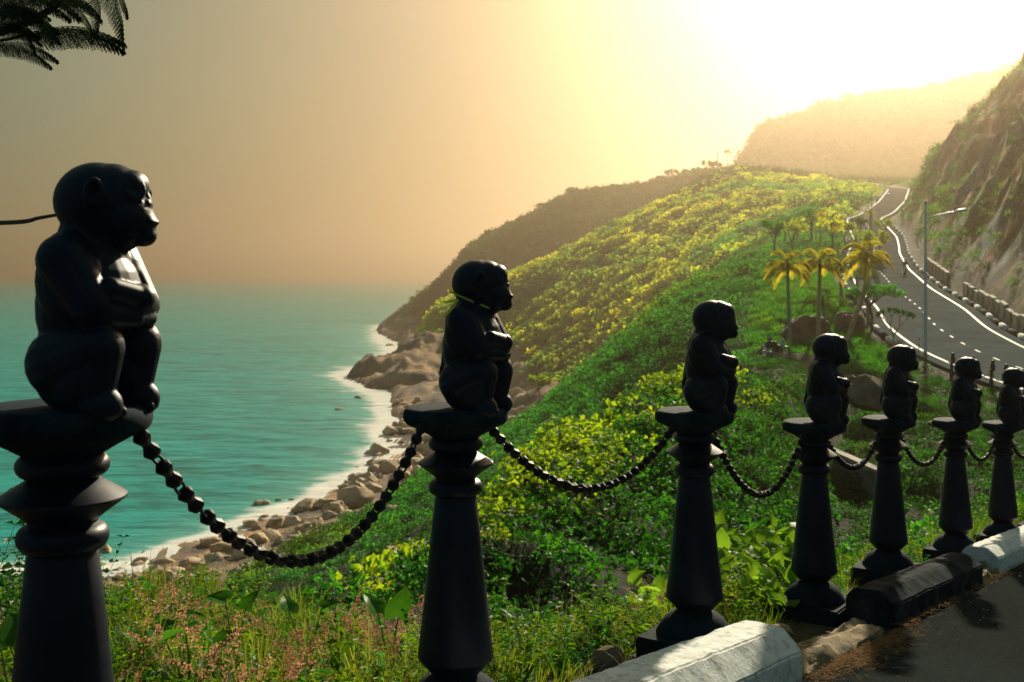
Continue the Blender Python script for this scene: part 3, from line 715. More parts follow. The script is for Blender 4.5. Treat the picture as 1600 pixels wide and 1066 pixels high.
def post_meshes():
    out = {}
    bm = bmesh.new()     # round seat plate with cone beneath
    pr = [(0, 0)] + [(.150, 0)] + [(.150 + .022 * math.sin(t), -.028 + .028 * math.cos(t)) for t in np.linspace(.2, math.pi - .25, 9)] + [(.145, -.0585), (.105, -.080), (.082, -.094), (.070, -.101)]
    lathe(bm, pr, 48); out['seat_plate'] = sharp(bm_mesh('seat_plate', bm), 40)
    bm = bmesh.new()
    pr = [(.060, -.08)] + [(.060 + .028 * math.sin(t), -.113 - .030 * -math.cos(t) - .006) for t in []]
    pr = [(.058, -.098), (.066, -.099)]
    pr += [(.062 + .0275 * math.sin(t), -.119 + .0245 * math.cos(t)) for t in np.linspace(.25, math.pi - .25, 12)]
    pr += [(.064, -.1445), (.069, -.1465), (.088, -.158), (.106, -.169), (.1225, -.180), (.1235, -.1845), (.112, -.193), (.090, -.209), (.074, -.221), (.067, -.2275), (.066, -.233)]
    pr += [(.062 + .0260 * math.sin(t), -.261 + .027 * math.cos(t)) for t in np.linspace(.3, math.pi - .3, 12)]
    pr += [(.066, -.290), (.068, -.293), (.085, -.45), (.104, -.635), (.1235, -.808), (.1235, -.814), (.120, -.820), (.094, -.848), (.074, -.868), (.069, -.874)]
    lathe(bm, pr, 48); out['column'] = sharp(bm_mesh('column', bm), 30)
    bm = bmesh.new()
    pr = [(.066, -.868), (.076, -.874), (.092, -.882), (.112, -.893), (.130, -.909), (.146, -.930), (.158, -.950), (.166, -.966), (.168, -.975)]
    lathe(bm, pr, 48); out['base_dome'] = sharp(bm_mesh('base_dome', bm), 50)
    bm = bmesh.new()
    vs = box_bm(bm, (0, 0, -1.06), (.385, .385, .18))
    bmesh.ops.bevel(bm, geom=[e for e in bm.edges], offset=.009, segments=2, affect='EDGES')
    bmesh.ops.subdivide_edges(bm, edges=[e for e in bm.edges if e.calc_length() > .1], cuts=5, use_grid_fill=True)
    for v in bm.verts:
        n_ = mnoise.noise_vector(v.co * 9) * .006; v.co += n_
    out['plinth'] = bm_mesh('plinth', bm, False)
    bm = bmesh.new()
    ring = [(.012 * math.cos(t), 0, .012 * math.sin(t)) for t in np.linspace(0, 2 * math.pi, 13)]
    tube_bm(bm, ring, .0035, 6, False); out['hook'] = bm_mesh('hook', bm)
    return out
MK = monkey_mesh(); PM = post_meshes()
for me_ in [MK] + [PM[k] for k in ('seat_plate', 'column', 'base_dome', 'plinth', 'hook')]:
    me_.materials.clear(); me_.materials.append(M['plinth'] if me_ in (PM['plinth'], PM['seat_plate'], PM['base_dome']) else M['post'])

def bollard(loc, face, yaw_post, label, group, head_scale=1.0):
    e = empty('monkey_bollard', loc, 0)
    tag(e, label, 'bollard', group)
    link('monkey_figure', MK, e, rot=(0, 0, face))
    link('seat_plate', PM['seat_plate'], e)
    link('column', PM['column'], e)
    link('base_dome', PM['base_dome'], e)
    link('plinth', PM['plinth'], e, rot=(0, 0, yaw_post))
    return e

PD = [2.26, 3.72, 4.97, 6.22, 7.5, 8.68, 9.95, 11.3, 12.8]
PX = [98, 712, 1085, 1272, 1388, 1493, 1567, 1628, 1683]
PTOP = [253, 405, 468, 520, 538, 557, 574, 590, 603]
TH = [35, 24, 19, 17, 16, 15, 14, 13, 12]
LAB = ['largest black monkey statue bollard, standing before the open sea',
       'black monkey statue bollard with a yellow ribbon round its neck',
       'black monkey statue bollard just behind the near white kerb block',
       'black monkey statue bollard beside the near end of the black kerb block',
       'black monkey statue bollard behind the middle of the black kerb block',
       'black monkey statue bollard behind the far end of the black kerb block',
       'black monkey statue bollard just behind the far white kerb block',
       'black monkey statue bollard next beyond the far white kerb block',
       'farthest black monkey statue bollard of the near row']
posts = []
for i in range(9):
    Y = PD[i]; X = (PX[i] - 800) / F * Y
    ztop = (HY - PTOP[i]) / F * Y
    zp = ztop - .482
    az = math.atan2(X, Y)
    face = -az - R(TH[i])
    t_ = math.atan2(.83, .56) - .5 * max(0, i - 4) * .1
    e = bollard((X, Y, zp), face, t_, LAB[i], 'monkey bollards along the near kerb')
    posts.append((Vector((X, Y, zp)), e))

# ---- chains: dumbbell links joined by rings
def dumbbell():
    bm = bmesh.new()
    L = .072
    pr = [(.0, -L / 2), (.009, -L / 2), (.015, -L / 2 + .003), (.0185, -L / 2 + .010), (.0185, -L / 2 + .015), (.0145, -.012), (.0105, -.003), (.0105, .003), (.0145, .012), (.0185, L / 2 - .015), (.0185, L / 2 - .010), (.015, L / 2 - .003), (.009, L / 2), (0, L / 2)]
    lathe(bm, pr, 7)
    return sharp(bm_mesh('chain_link', bm), 42)
def ringm():
    bm = bmesh.new()
    ring = [(.0125 * math.cos(t), 0, .021 * math.sin(t)) for t in np.linspace(0, 2 * math.pi, 15)]
    tube_bm(bm, ring, .0032, 6, False); return bm_mesh('chain_ring', bm)
DB, RG = dumbbell(), ringm()
DB.materials.append(M['chain']); RG.materials.append(M['chain'])
def chain(a, b, sag, label, group):
    n = 400
    pts = [a.lerp(b, t) - Vector((0, 0, 4 * sag * t * (1 - t))) for t in np.linspace(0, 1, n)]
    seg = [0.0]
    for p, q_ in zip(pts, pts[1:]): seg.append(seg[-1] + (q_ - p).length)
    L = seg[-1]; pitch = .101; cnt = max(4, round(L / pitch)); pitch = L / cnt
    e = empty('hanging_chain', a); tag(e, label, 'chain', group)
    def at(s):
        s = min(max(s, 0), L); i = int(np.searchsorted(seg, s)); i = min(max(i, 1), n - 1)
        t = (s - seg[i - 1]) / max(seg[i] - seg[i - 1], 1e-9)
        return pts[i - 1].lerp(pts[i], t), (pts[i] - pts[i - 1]).normalized()
    for k in range(cnt):
        p, t = at((k + .5) * pitch)
        q_ = t.to_track_quat('Z', 'Y')
        o = link('chain_link', DB, e, loc=p - a, rot=q_.to_euler(), scl=(1, 1, pitch / .101))
        p, t = at(k * pitch if k else .004)
        q_ = t.to_track_quat('Z', 'Y') @ Euler((0, 0, R(rnd.choice([0, 90, 40])))).to_quaternion()
        link('chain_ring', RG, e, loc=p - a, rot=q_.to_euler())
    p, t = at(L)
    link('chain_ring', RG, e, loc=p - a, rot=t.to_track_quat('Z', 'Y').to_euler())
SAG = [.345, .235, .33, .235, .27, .26, .25, .25]
CL = ['chain hanging between the largest monkey bollard and the ribboned one',
      'chain hanging right of the ribboned monkey bollard, against green bushes',
      'chain hanging above the lime heart-leaved vine',
      'chain hanging in front of the old culvert wall',
      'chain hanging behind the middle of the black kerb block',
      'chain hanging behind the far end of the black kerb block',
      'chain hanging behind the far white kerb block', 'last chain of the near row of bollards']
for i in range(8):
    a, b_ = posts[i][0], posts[i + 1][0]
    d = (b_ - a); d.z = 0; d.normalize()
    fa = .148 if i else .155
    pa = a + d * fa + Vector((0, 0, -.068)); pb = b_ - d * .150 + Vector((0, 0, -.045))
    if i == 0: pa = a + Vector((.148, -.01, -.045)); pb = b_ + Vector((-.095, -.12, -.035))
    if i == 1: pa = a + Vector((.112, .03, -.072)); pb = b_ + Vector((-.10, -.11, -.05))
    chain(pa, pb, SAG[i], CL[i], 'chains between the near monkey bollards')

# ---- kerb blocks
def kerb_block(name, s0, s1, material, label, mark=None, h=.19, w=.458, ch=.062):
    L = s1 - s0
    o0, o1 = .20, w
    prof = [(o0, -.25), (o0, h - .055), (o0 + .045, h), (o1 - .085, h), (o1, h - ch), (o1, -.25)]
    bm = bmesh.new(); rings = []
    ns = max(8, int(L / .06))
    a = SO(s0, 0)
    for k in range(ns + 1):
        s = s0 + L * k / ns
        rg = []
        for (o_, z) in prof:
            p = SO(s, o_); p.z += z
            rg.append(bm.verts.new(p - a))
        rings.append(rg)
    for r0, r1 in zip(rings, rings[1:]):
        for k in range(len(prof) - 1): bm.faces.new((r0[k], r0[k + 1], r1[k + 1], r1[k]))
    bm.faces.new(rings[0][::-1]); bm.faces.new(rings[-1])
    bmesh.ops.recalc_face_normals(bm, faces=bm.faces)
    es = [e for e in bm.edges if e.is_manifold and e.calc_face_angle(0) > R(20)]
    bmesh.ops.bevel(bm, geom=es, offset=.008, segments=2, affect='EDGES')
    bmesh.ops.subdivide_edges(bm, edges=[e for e in bm.edges if e.calc_length() > .035], cuts=2, use_grid_fill=True)
    for v in bm.verts:
        v.co += mnoise.noise_vector(v.co * 11) * .006 + mnoise.noise_vector(v.co * 40) * .0022
    me = bm_mesh(name, bm, True); sharp(me, 32)
    o = link(name, me, mats=material, loc=a)
    tag(o, label, 'kerb block', 'painted concrete kerb blocks by the bollards')
    return o
kerb_block('kerb_block', -3.4, -.02, M['white_kerb'], 'white painted concrete kerb block, the nearest one', h=.225, w=.50, ch=.092)
kerb_block('kerb_block', 1.47, 3.60, M['black_kerb'], 'black painted concrete kerb block with worn edges')
kerb_block('kerb_block', 4.12, 6.3, M['white_kerb'], 'white painted kerb block beyond the black one')
kerb_block('kerb_block', 6.9, 9.0, M['black_kerb'], 'black kerb block farthest along the near road')

def rough_rock(name, size, seed, material, loc, rz=0, tilt=0, sub=3, jag=.25, freq=1.5, parent=None, cuts=9):
    bm = bmesh.new()
    bmesh.ops.create_icosphere(bm, subdivisions=sub, radius=1)
    off = Vector((seed * 7.1, seed * 3.3, seed))
    for v in bm.verts:
        n_ = v.co.normalized()
        f = 1 + jag * mnoise.noise(n_ * freq + off) + jag * .4 * mnoise.noise(n_ * freq * 3 + off) + jag * .15 * mnoise.noise(n_ * freq * 8 + off)
        for q in range(cuts):
            pn = mnoise.noise_vector(Vector((seed * 1.3 + q * 3.7, q * 1.9, seed * .7))).normalized()
            cc_ = .66 + .24 * ((seed * 7 + q * 13) % 10) / 10
            dd = n_.dot(pn) * f
            if dd > cc_: f *= cc_ / dd
        f *= 1 + .03 * mnoise.noise(n_ * freq * 6 + off)
        v.co = Vector((n_.x * size[0], n_.y * size[1], n_.z * size[2])) * f
    me = bm_mesh(name, bm, True); sharp(me, 24)
    if material: me.materials.append(material)
    if loc is None: return me
    return link(name, me, parent, loc=loc, rot=(tilt, 0, rz))

# broken ochre kerb footing between the blocks
def footing(s0, s1, label, seed, h):
    a = SO((s0 + s1) / 2, .36)
    L = (s1 - s0)
    bm = bmesh.new()
    nu, nv = 40, 14
    g = [[None] * (nv + 1) for _ in range(nu + 1)]
    for i in range(nu + 1):
        for j in range(nv + 1):
            u = i / nu; th = math.pi * j / nv
            endf = min(1, min(u, 1 - u) * 9) ** .5
            s = s0 + L * u + .04 * mnoise.noise(Vector((th * 2, seed, 0)))
            wv = .085 * (1 + .3 * mnoise.noise(Vector((u * 7, seed, 1)))) * (.5 + .5 * endf)
            o_ = .37 - wv * math.cos(th) * (1.15 if abs(math.cos(th)) > .5 else 1)
            zz = h * max(0, math.sin(th)) ** .45 * (.75 + .5 * mnoise.noise(Vector((u * 5, th * 1.3, seed)))) * endf
            zz += .018 * mnoise.noise(Vector((u * 22, th * 5, seed)))
            p = SO(s, o_); p.z += zz - .02
            g[i][j] = bm.verts.new(p - a)
    for i in range(nu):
        for j in range(nv): bm.faces.new((g[i][j], g[i][j + 1], g[i + 1][j + 1], g[i + 1][j]))
    bmesh.ops.recalc_face_normals(bm, faces=bm.faces)
    o = link('kerb_footing', sharp(bm_mesh('kerb_footing', bm), 40), mats=M['stone_kerb'], loc=a)
    tag(o, label, 'kerb footing')
footing(-.03, 1.42, 'broken ochre cement footing between the nearest white and the black kerb block', 3, .10)
footing(3.55, 4.16, 'short ochre cement footing between the black and the far white kerb block', 8, .12)

# ================================================================== HAZE
bm = bmesh.new()
box_bm(bm, (2500, 9000, 92), (30000, 18700, 260))
hz = link('haze', bm_mesh('haze', bm, False)); tag(hz, kind='stuff')
m, nt, out = mat('thin_sea_haze')
pv = nd(nt, 'ShaderNodeVolumePrincipled'); pv.inputs['Density'].default_value = .00042; pv.inputs['Anisotropy'].default_value = .86
pv.inputs['Color'].default_value = (.80, .61, .42, 1)
nt.links.new(pv.outputs[0], out.inputs['Volume'])
hz.data.materials.append(m)

# ================================================================== VEGETATION
def leaf_clump(name, n, rad, leaf, material, flat=.75, seed=1, up=.55, aspect=.5, fold=.18, shell=.55, elong=1.0):
    g = np.random.default_rng(seed)
    d = g.normal(size=(n, 3)); d[:, 2] = np.abs(d[:, 2]) * 1.0 - .25
    d /= np.linalg.norm(d, axis=1)[:, None]
    r = (shell + (1 - shell) * g.random(n)) ** .8
    lump = 1 + .3 * np.sin(d[:, 0] * 5 + seed) * np.cos(d[:, 1] * 4 + seed * 2)
    p = d * (r * rad * lump)[:, None] * np.array([1, 1, flat])
    nrm_ = d * (1 - up) + np.array([0, 0, up]) + g.normal(size=(n, 3)) * .42
    nrm_ /= np.linalg.norm(nrm_, axis=1)[:, None]
    t = np.cross(nrm_, g.normal(size=(n, 3))); t /= np.linalg.norm(t, axis=1)[:, None]
    t = t * 1 + np.array([0, 0, -.35]); t /= np.linalg.norm(t, axis=1)[:, None]
    b_ = np.cross(nrm_, t); b_ /= np.linalg.norm(b_, axis=1)[:, None]
    L = leaf * (.65 + .7 * g.random(n))[:, None]
    v0 = p - t * L * .5; v2 = p + t * L * .5 - nrm_ * L * .12
    v1 = p + b_ * L * aspect * .5 + nrm_ * L * fold * .5 - t * L * .06; v3 = p - b_ * L * aspect * .5 + nrm_ * L * fold * .5 - t * L * .06
    V = np.stack([v0, v1, v2, v3], 1).reshape(-1, 3)
    i = np.arange(n) * 4
    Fc = np.concatenate([np.stack([i, i + 1, i + 2], 1), np.stack([i, i + 2, i + 3], 1)])
    me = mesh_np(name, V, Fc, False); me.materials.append(material)
    return me

def src(me):
    o = bpy.data.objects.new(me.name, me); return o
def scatter(name, P, scale, metas, seed=0, tilt=.12, zscale=None):
    """one countless mass of plants: the source shapes placed on points by geometry nodes"""
    n = len(P); g = np.random.default_rng(seed)
    me = bpy.data.meshes.new(name); me.vertices.add(n); me.vertices.foreach_set('co', np.asarray(P, np.float32).ravel())
    rot = np.stack([g.normal(size=n) * tilt, g.normal(size=n) * tilt, g.random(n) * 6.283], 1).astype(np.float32)
    a_ = me.attributes.new('rot', 'FLOAT_VECTOR', 'POINT'); a_.data.foreach_set('vector', rot.ravel())
    sc3 = np.stack([scale, scale, scale * (zscale if zscale is not None else (.8 + .4 * g.random(n)))], 1).astype(np.float32)
    a_ = me.attributes.new('scl', 'FLOAT_VECTOR', 'POINT'); a_.data.foreach_set('vector', sc3.ravel())
    a_ = me.attributes.new('idx', 'INT', 'POINT'); a_.data.foreach_set('value', g.integers(0, len(metas), n).astype(np.int32))
    o = link(name, me)
    colx = bpy.data.collections.new(name + '_sources')
    for k, mm_ in enumerate(metas):
        colx.objects.link(src(mm_))
    ng = bpy.data.node_groups.new(name, 'GeometryNodeTree')
    ng.interface.new_socket('Geometry', in_out='INPUT', socket_type='NodeSocketGeometry')
    ng.interface.new_socket('Geometry', in_out='OUTPUT', socket_type='NodeSocketGeometry')
    gi = ng.nodes.new('NodeGroupInput'); go = ng.nodes.new('NodeGroupOutput')
    ci = ng.nodes.new('GeometryNodeCollectionInfo'); ci.inputs['Collection'].default_value = colx
    ci.inputs['Separate Children'].default_value = True; ci.inputs['Reset Children'].default_value = True
    ip = ng.nodes.new('GeometryNodeInstanceOnPoints'); ip.inputs['Pick Instance'].default_value = True
    def na(nm, ty):
        x = ng.nodes.new('GeometryNodeInputNamedAttribute'); x.data_type = ty; x.inputs['Name'].default_value = nm; return x.outputs['Attribute']
    ng.links.new(gi.outputs[0], ip.inputs['Points']); ng.links.new(ci.outputs[0], ip.inputs['Instance'])
    ng.links.new(na('rot', 'FLOAT_VECTOR'), ip.inputs['Rotation']); ng.links.new(na('scl', 'FLOAT_VECTOR'), ip.inputs['Scale'])
    ng.links.new(na('idx', 'INT'), ip.inputs['Instance Index'])
    ng.links.new(ip.outputs[0], go.inputs[0])
    md = o.modifiers.new('plants', 'NODES'); md.node_group = ng
    tag(o, kind='stuff')
    return o

# cell centres and areas
cx = (TX[:-1, :-1] + TX[1:, 1:] + TX[:-1, 1:] + TX[1:, :-1]) / 4
cy = (TY[:-1, :-1] + TY[1:, 1:] + TY[:-1, 1:] + TY[1:, :-1]) / 4
cz = (TZ[:-1, :-1] + TZ[1:, 1:] + TZ[:-1, 1:] + TZ[1:, :-1]) / 4
dx1 = TX[1:, :-1] - TX[:-1, :-1]; dy1 = TY[1:, :-1] - TY[:-1, :-1]; dz1 = TZ[1:, :-1] - TZ[:-1, :-1]
dx2 = TX[:-1, 1:] - TX[:-1, :-1]; dy2 = TY[:-1, 1:] - TY[:-1, :-1]; dz2 = TZ[:-1, 1:] - TZ[:-1, :-1]
nx = dy2 * dz1 - dz2 * dy1; ny = dz2 * dx1 - dx2 * dz1; nz = dx2 * dy1 - dy2 * dx1
AREA = np.sqrt(nx ** 2 + ny ** 2 + nz ** 2)
CPX = np.broadcast_to(((colpx[:-1] + colpx[1:]) / 2)[None, :], cx.shape)
c_rock = (rocky[:-1, :-1] + rocky[1:, 1:]) / 2
c_cliff = (cliff_m[:-1, :-1] + cliff_m[1:, 1:]) / 2
c_dr = (cx - roadx(cy)) / np.sqrt(1 + roadslope(cy) ** 2)
c_yp = (yp[:-1] + yp[1:])[None, :] / 2 + 0 * cx
c_crest = ((KY[5][:-1] + KY[5][1:]) / 2)[None, :] + 0 * cx
def sample(mask, dens, seed, sink=0.0, maxn=60000):
    g = np.random.default_rng(seed)
    w = AREA * mask * dens
    w = np.where((CPX > -170) & (CPX < 1750), w, 0)
    n = int(min(w.sum(), maxn))
    idx = g.choice(w.size, size=n, p=(w / w.sum()).ravel())
    i, j = np.unravel_index(idx, w.shape)
    bx_, by_ = cx[i, j], cy[i, j]
    clear = (np.abs(bx_ - by_ / F * 411) < 2.3) & (by_ > 58.5) & (by_ < 64.5)
    i, j = i[~clear], j[~clear]; n = len(i)
    u = g.random(n); v = g.random(n)
    def bl(A): return (A[i, j] * (1 - u) + A[i + 1, j] * u) * (1 - v) + (A[i, j + 1] * (1 - u) + A[i + 1, j + 1] * u) * v
    P = np.stack([bl(TX), bl(TY), bl(TZ) - sink], 1)
    return P, i, j, g
offroad = (np.abs(c_dr) > HALF + 1.2) | (cy < 24) | (cy > 505)
left_of_road = (c_dr < -HALF - 1.2) | (cy < 30)
rows_i = np.arange(cx.shape[0])[:, None] + 0 * cx

clN = [leaf_clump('bush_leaves', 140, .5, .105, M['leaf_near'], .7, k, aspect=.75) for k in range(3)]
clNd = [leaf_clump('bush_leaves', 130, .5, .09, M['leaf_dark'], .7, k + 20, aspect=.6) for k in range(2)]
clY = [leaf_clump('bush_leaves', 120, .5, .10, M['leaf_sunlit_yellow'], .65, k + 5, aspect=.75) for k in range(2)]
clM = [leaf_clump('shrub_leaves', 120, 1.0, .20, M['leaf_mid'], .65, k + 8, aspect=.7) for k in range(3)]
clD = [leaf_clump('shrub_leaves', 110, 1.0, .22, M['leaf_dark'], .75, k + 12, aspect=.6) for k in range(2)]
clF = [leaf_clump('hill_shrub', 90, 1.0, .32, M['leaf_far'], .7, k + 15, aspect=.8) for k in range(3)]
clFd = [leaf_clump('hill_shrub', 90, 1.0, .30, M['leaf_dark'], .8, k + 18, aspect=.8) for k in range(2)]

# leafy bank just below the bollards
bank = (cy > c_yp + 6.0) & (cy < 50) & (CPX < 1215 + (50 - cy) * 2) & left_of_road
near_crest = np.exp(-((cy / c_crest - 1.0) / .16) ** 2) * sstep(430, 500, CPX) * (1 - sstep(1130, 1220, CPX))  # crest band where sunlight is put in as yellow leaf colour
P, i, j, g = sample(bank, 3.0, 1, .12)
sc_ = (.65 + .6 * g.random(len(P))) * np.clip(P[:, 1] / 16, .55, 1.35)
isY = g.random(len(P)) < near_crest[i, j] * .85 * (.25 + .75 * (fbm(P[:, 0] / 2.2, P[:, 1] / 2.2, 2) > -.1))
scatter('bank_bushes', P[~isY], sc_[~isY], clN + clN + clNd, 3, .25)
if isY.sum(): scatter('sunlit_crest_bushes', P[isY] + [0, 0, .12], sc_[isY] * 1.15, clY, 4, .25)
# ridge in the middle distance and its slopes
midm = (cy >= 46) & (cy < 232) & left_of_road & (c_rock < .35)
lawn = (CPX > 1172) & (CPX < 1420) & (cy > 60) & (cy < 128) & left_of_road
valley = (CPX > 1165) & (cy > 16) & (cy <= 64) & left_of_road & (cy > c_yp + 3)
P, i, j, g = sample(midm & ~lawn & ~valley, .75, 2, .15)
vis = P[:, 1] < 240
sc_ = (.6 + .8 * g.random(len(P)) ** 1.5) * np.clip(P[:, 1] / 90, .7, 1.5)
dk = (fbm(P[:, 0] / 14., P[:, 1] / 14., 3) > .08) | (P[:, 2] < -22)
scatter('ridge_shrubs', P[~dk], sc_[~dk], clM + clM + clY[:0], 5, .2)
scatter('dark_ridge_shrubs', P[dk], sc_[dk] * 1.1, clD + clM[:1], 6, .2)
# far sunny slope
farm = (cy >= 225) & (cy < 570) & (c_rock < .35) & (cz > -30) & offroad & ((c_dr < -HALF - 2) | (cy > 470))
P, i, j, g = sample(farm, .17, 7, .3, 26000)
sc_ = 1.1 + 2.2 * g.random(len(P)) ** 2.2
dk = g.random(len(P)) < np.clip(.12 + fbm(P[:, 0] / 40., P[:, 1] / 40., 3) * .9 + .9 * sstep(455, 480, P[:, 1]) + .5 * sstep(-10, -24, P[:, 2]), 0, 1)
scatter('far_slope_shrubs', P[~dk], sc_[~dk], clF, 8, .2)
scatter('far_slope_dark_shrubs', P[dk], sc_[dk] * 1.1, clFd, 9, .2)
ridm = (cy >= 565) & (cy < 790) & (c_rock < .4) & (cz > -26) & (CPX > 560)
P, i, j, g = sample(ridm, .11, 10, .4, 12000)
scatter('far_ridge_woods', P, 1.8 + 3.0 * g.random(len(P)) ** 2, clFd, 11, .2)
mtn = (cy >= 790) & (cy < 985) & (CPX > 1100)
P, i, j, g = sample(mtn, .02, 12, 1, 6000)
scatter('mountain_woods', P, 4.5 + 5 * g.random(len(P)) ** 2, clFd, 13, .2)
# scrub on the rocky cut
clf = (c_cliff > .5) & (cy < 460) & (cy > 50)
gm = sstep(.0, .22, fbm(cx / 9. + 80, cy / 9., 4)) + .35 * (c_dr < 11)
P, i, j, g = sample(clf * np.clip(gm, 0.02, 1), .32, 14, .2, 9000)
scatter('cliff_scrub', P, (.35 + .9 * g.random(len(P)) ** 2) * np.clip(P[:, 1] / 120, .8, 2.2), clM + clD, 15, .3)
# valley scrub between the bollards and the lower road
vs = sstep(-.35, .1, fbm(cx / 2.4, cy / 2.4, 3)); 
P, i, j, g = sample(valley * np.clip(vs, .6, 1), 5.5, 16, .08)
scatter('valley_scrub', P, (.35 + .55 * g.random(len(P))) * np.clip(P[:, 1] / 24, .7, 1.25), clNd + clNd + clN, 17, .2)

# ================================================================== OBJECTS AND PLANTS ONE CAN COUNT
# ---- foreground herbs: grass tufts, weeds, seed heads
def grass_tuft(name, n, h, w, spread, material, seed, lean=.35):
    g = random.Random(seed); V = []; Fc = []
    for k in range(n):
        a = g.random() * 6.283; r = spread * g.random() ** .6; hh = h * (.5 + .6 * g.random()); ln = lean * (.4 + g.random()) * hh
        bx, by = r * math.cos(a), r * math.sin(a); da = a + g.uniform(-1, 1); wa = da + 1.57
        i = len(V)
        for t, ww in ((0, 1), (.45, .8), (.8, .5)):
            cx_, cy_, z = bx + math.cos(da) * ln * t * t, by + math.sin(da) * ln * t * t, hh * t * (1 - .15 * t)
            V.append((cx_ - math.cos(wa) * w * ww / 2, cy_ - math.sin(wa) * w * ww / 2, z)); V.append((cx_ + math.cos(wa) * w * ww / 2, cy_ + math.sin(wa) * w * ww / 2, z))
        V.append((bx + math.cos(da) * ln, by + math.sin(da) * ln, hh * .85)); 
        Fc += [(i, i + 1, i + 3), (i, i + 3, i + 2), (i + 2, i + 3, i + 5), (i + 2, i + 5, i + 4), (i + 4, i + 5, i + 6)]
    me = mesh_np(name, V, Fc, False); me.materials.append(material); return me
def leafquad(V, Fc, p, t, n, L, wd, fold=.2):
    t = t.normalized(); b = n.cross(t)
    if b.length < 1e-6: b = t.orthogonal()
    b.normalize(); n = t.cross(b)
    i = len(V)
    V += [p, p + t * L * .45 + b * wd * .5 + n * wd * fold, p + t * L - n * L * .1, p + t * L * .45 - b * wd * .5 + n * wd * fold]
    Fc += [(i, i + 1, i + 2), (i, i + 2, i + 3)]
def rv(g, s=1): return Vector((g.gauss(0, s), g.gauss(0, s), g.gauss(0, s)))
def weed(name, stems, h, leaf, material, seed, nl=12, flower=None, fsize=.012):
    g = random.Random(seed); V = []; Fc = []; FM = []
    for k in range(stems):
        a = g.random() * 6.283; base = Vector((.06 * math.cos(a) * g.random(), .06 * math.sin(a) * g.random(), 0))
        hh = h * g.uniform(.55, 1.1); d = Vector((math.cos(a) * g.uniform(.1, .55), math.sin(a) * g.uniform(.1, .55), 1)).normalized()
        p = base
        i = len(V); side = d.orthogonal().normalized() * .0022
        V += [base - side, base + side, base + d * hh + side * .5, base + d * hh - side * .5]; Fc += [(i, i + 1, i + 2), (i, i + 2, i + 3)]; FM += [0, 0]
        for q in range(nl):
            t = (q + 1) / nl; pp = base + d * hh * t
            for s in (0, 3.14):
                aa = q * 2.4 + s; dr = Vector((math.cos(aa), math.sin(aa), g.uniform(-.1, .6)))
                leafquad(V, Fc, pp, dr, Vector((0, 0, 1)) + rv(g, .3), leaf * g.uniform(.6, 1.2) * (1.15 - .5 * t), leaf * .55 * (1.15 - .5 * t)); FM += [0, 0]
        if flower:
            for q in range(5):
                aa = q * 1.256
                leafquad(V, Fc, base + d * (hh + .01), Vector((math.cos(aa), math.sin(aa), .35)), Vector((0, 0, 1)), fsize, fsize * .8); FM += [1, 1]
    me = mesh_np(name, V, Fc, False); me.materials.append(material)
    if flower:
        me.materials.append(flower); me.polygons.foreach_set('material_index', np.array(FM, np.int32))
    return me
def seedhead(name, n, h, material, stemmat, seed, hl=.12, wd=.05, grain=.007):
    g = random.Random(seed); V = []; Fc = []; FM = []
    for k in range(n):
        a = g.random() * 6.283; base = Vector((g.gauss(0, .06), g.gauss(0, .06), 0)); hh = h * g.uniform(.7, 1.1)
        d = Vector((math.cos(a) * .3, math.sin(a) * .3, 1)).normalized(); side = d.orthogonal().normalized() * .0014
        i = len(V); V += [base - side, base + side, base + d * hh + side * .4, base + d * hh - side * .4]; Fc += [(i, i + 1, i + 2), (i, i + 2, i + 3)]; FM += [1, 1]
        for q in range(130):
            t = g.random(); pp = base + d * (hh - hl * (1 - t) * .95) + rv(g, 1).normalized() * wd * (1 - .75 * t) * g.random() ** .5 + Vector((math.cos(a), math.sin(a), -.3)) * t * t * hl * .35
            leafquad(V, Fc, pp, rv(g), rv(g).normalized(), grain * g.uniform(.6, 1.4), grain * .7); FM += [0, 0]
    me = mesh_np(name, V, Fc, False); me.materials.append(material); me.materials.append(stemmat)
    me.polygons.foreach_set('material_index', np.array(FM, np.int32)); return me

tufts = [grass_tuft('grass_tuft', 26, .30, .006, .07, M['grass'], k) for k in range(3)]
shorts = [grass_tuft('short_grass', 30, .13, .005, .09, M['grass'], k + 5, .6) for k in range(2)]
weeds = [weed('weed', 7, .20, .040, M['verge'], k, 9) for k in range(3)] + [weed('weed', 8, .15, .028, M['leaf_mid'], 40 + k, 9) for k in range(2)]
fweeds = [weed('flowering_weed', 4, .34, .045, M['verge'], k + 9, 8, M['flower'], .014) for k in range(2)]
pinks = [seedhead('pink_seed_grass', 5, .38, M['pink'], M['drygrass'], k, .17, .032, .0070) for k in range(3)]
drys = [grass_tuft('dry_grass', 16, .34, .004, .05, M['drygrass'], 77 + k, .7) for k in range(2)]

gz = (cy > c_yp - .22) & (cy < c_yp + 7.5) & (cy < 24) & (CPX < 1680)
keep = sstep(c_yp + 7.0, c_yp + 5.0, cy)
edge = sstep(c_yp - .15, c_yp + .7, cy)
bare = sstep(.15, -.25, fbm(cx / .5, cy / .5, 3)) * .9 + .1
inner = sstep(c_yp + 1.3, c_yp + .5, cy)         # thin cover near the plinths
def off_posts(P):
    ok = np.ones(len(P), bool)
    for (q, e) in posts: ok &= (np.hypot(P[:, 0] - q.x, P[:, 1] - q.y) > .27) & (np.hypot(P[:, 0] - q.x + .05, P[:, 1] - q.y + .22) > .30)
    s_ = (P[:, 0] - P0.x) * u_.x + (P[:, 1] - P0.y) * u_.y; o_ = (P[:, 0] - P0.x) * v_.x + (P[:, 1] - P0.y) * v_.y
    for a, b_ in ((-3.6, .02), (1.43, 3.64), (4.08, 6.35), (6.85, 9.05)): ok &= ~((s_ > a - .04) & (s_ < b_ + .04) & (o_ > .17))
    ok &= ~(o_ > .30)
    return ok
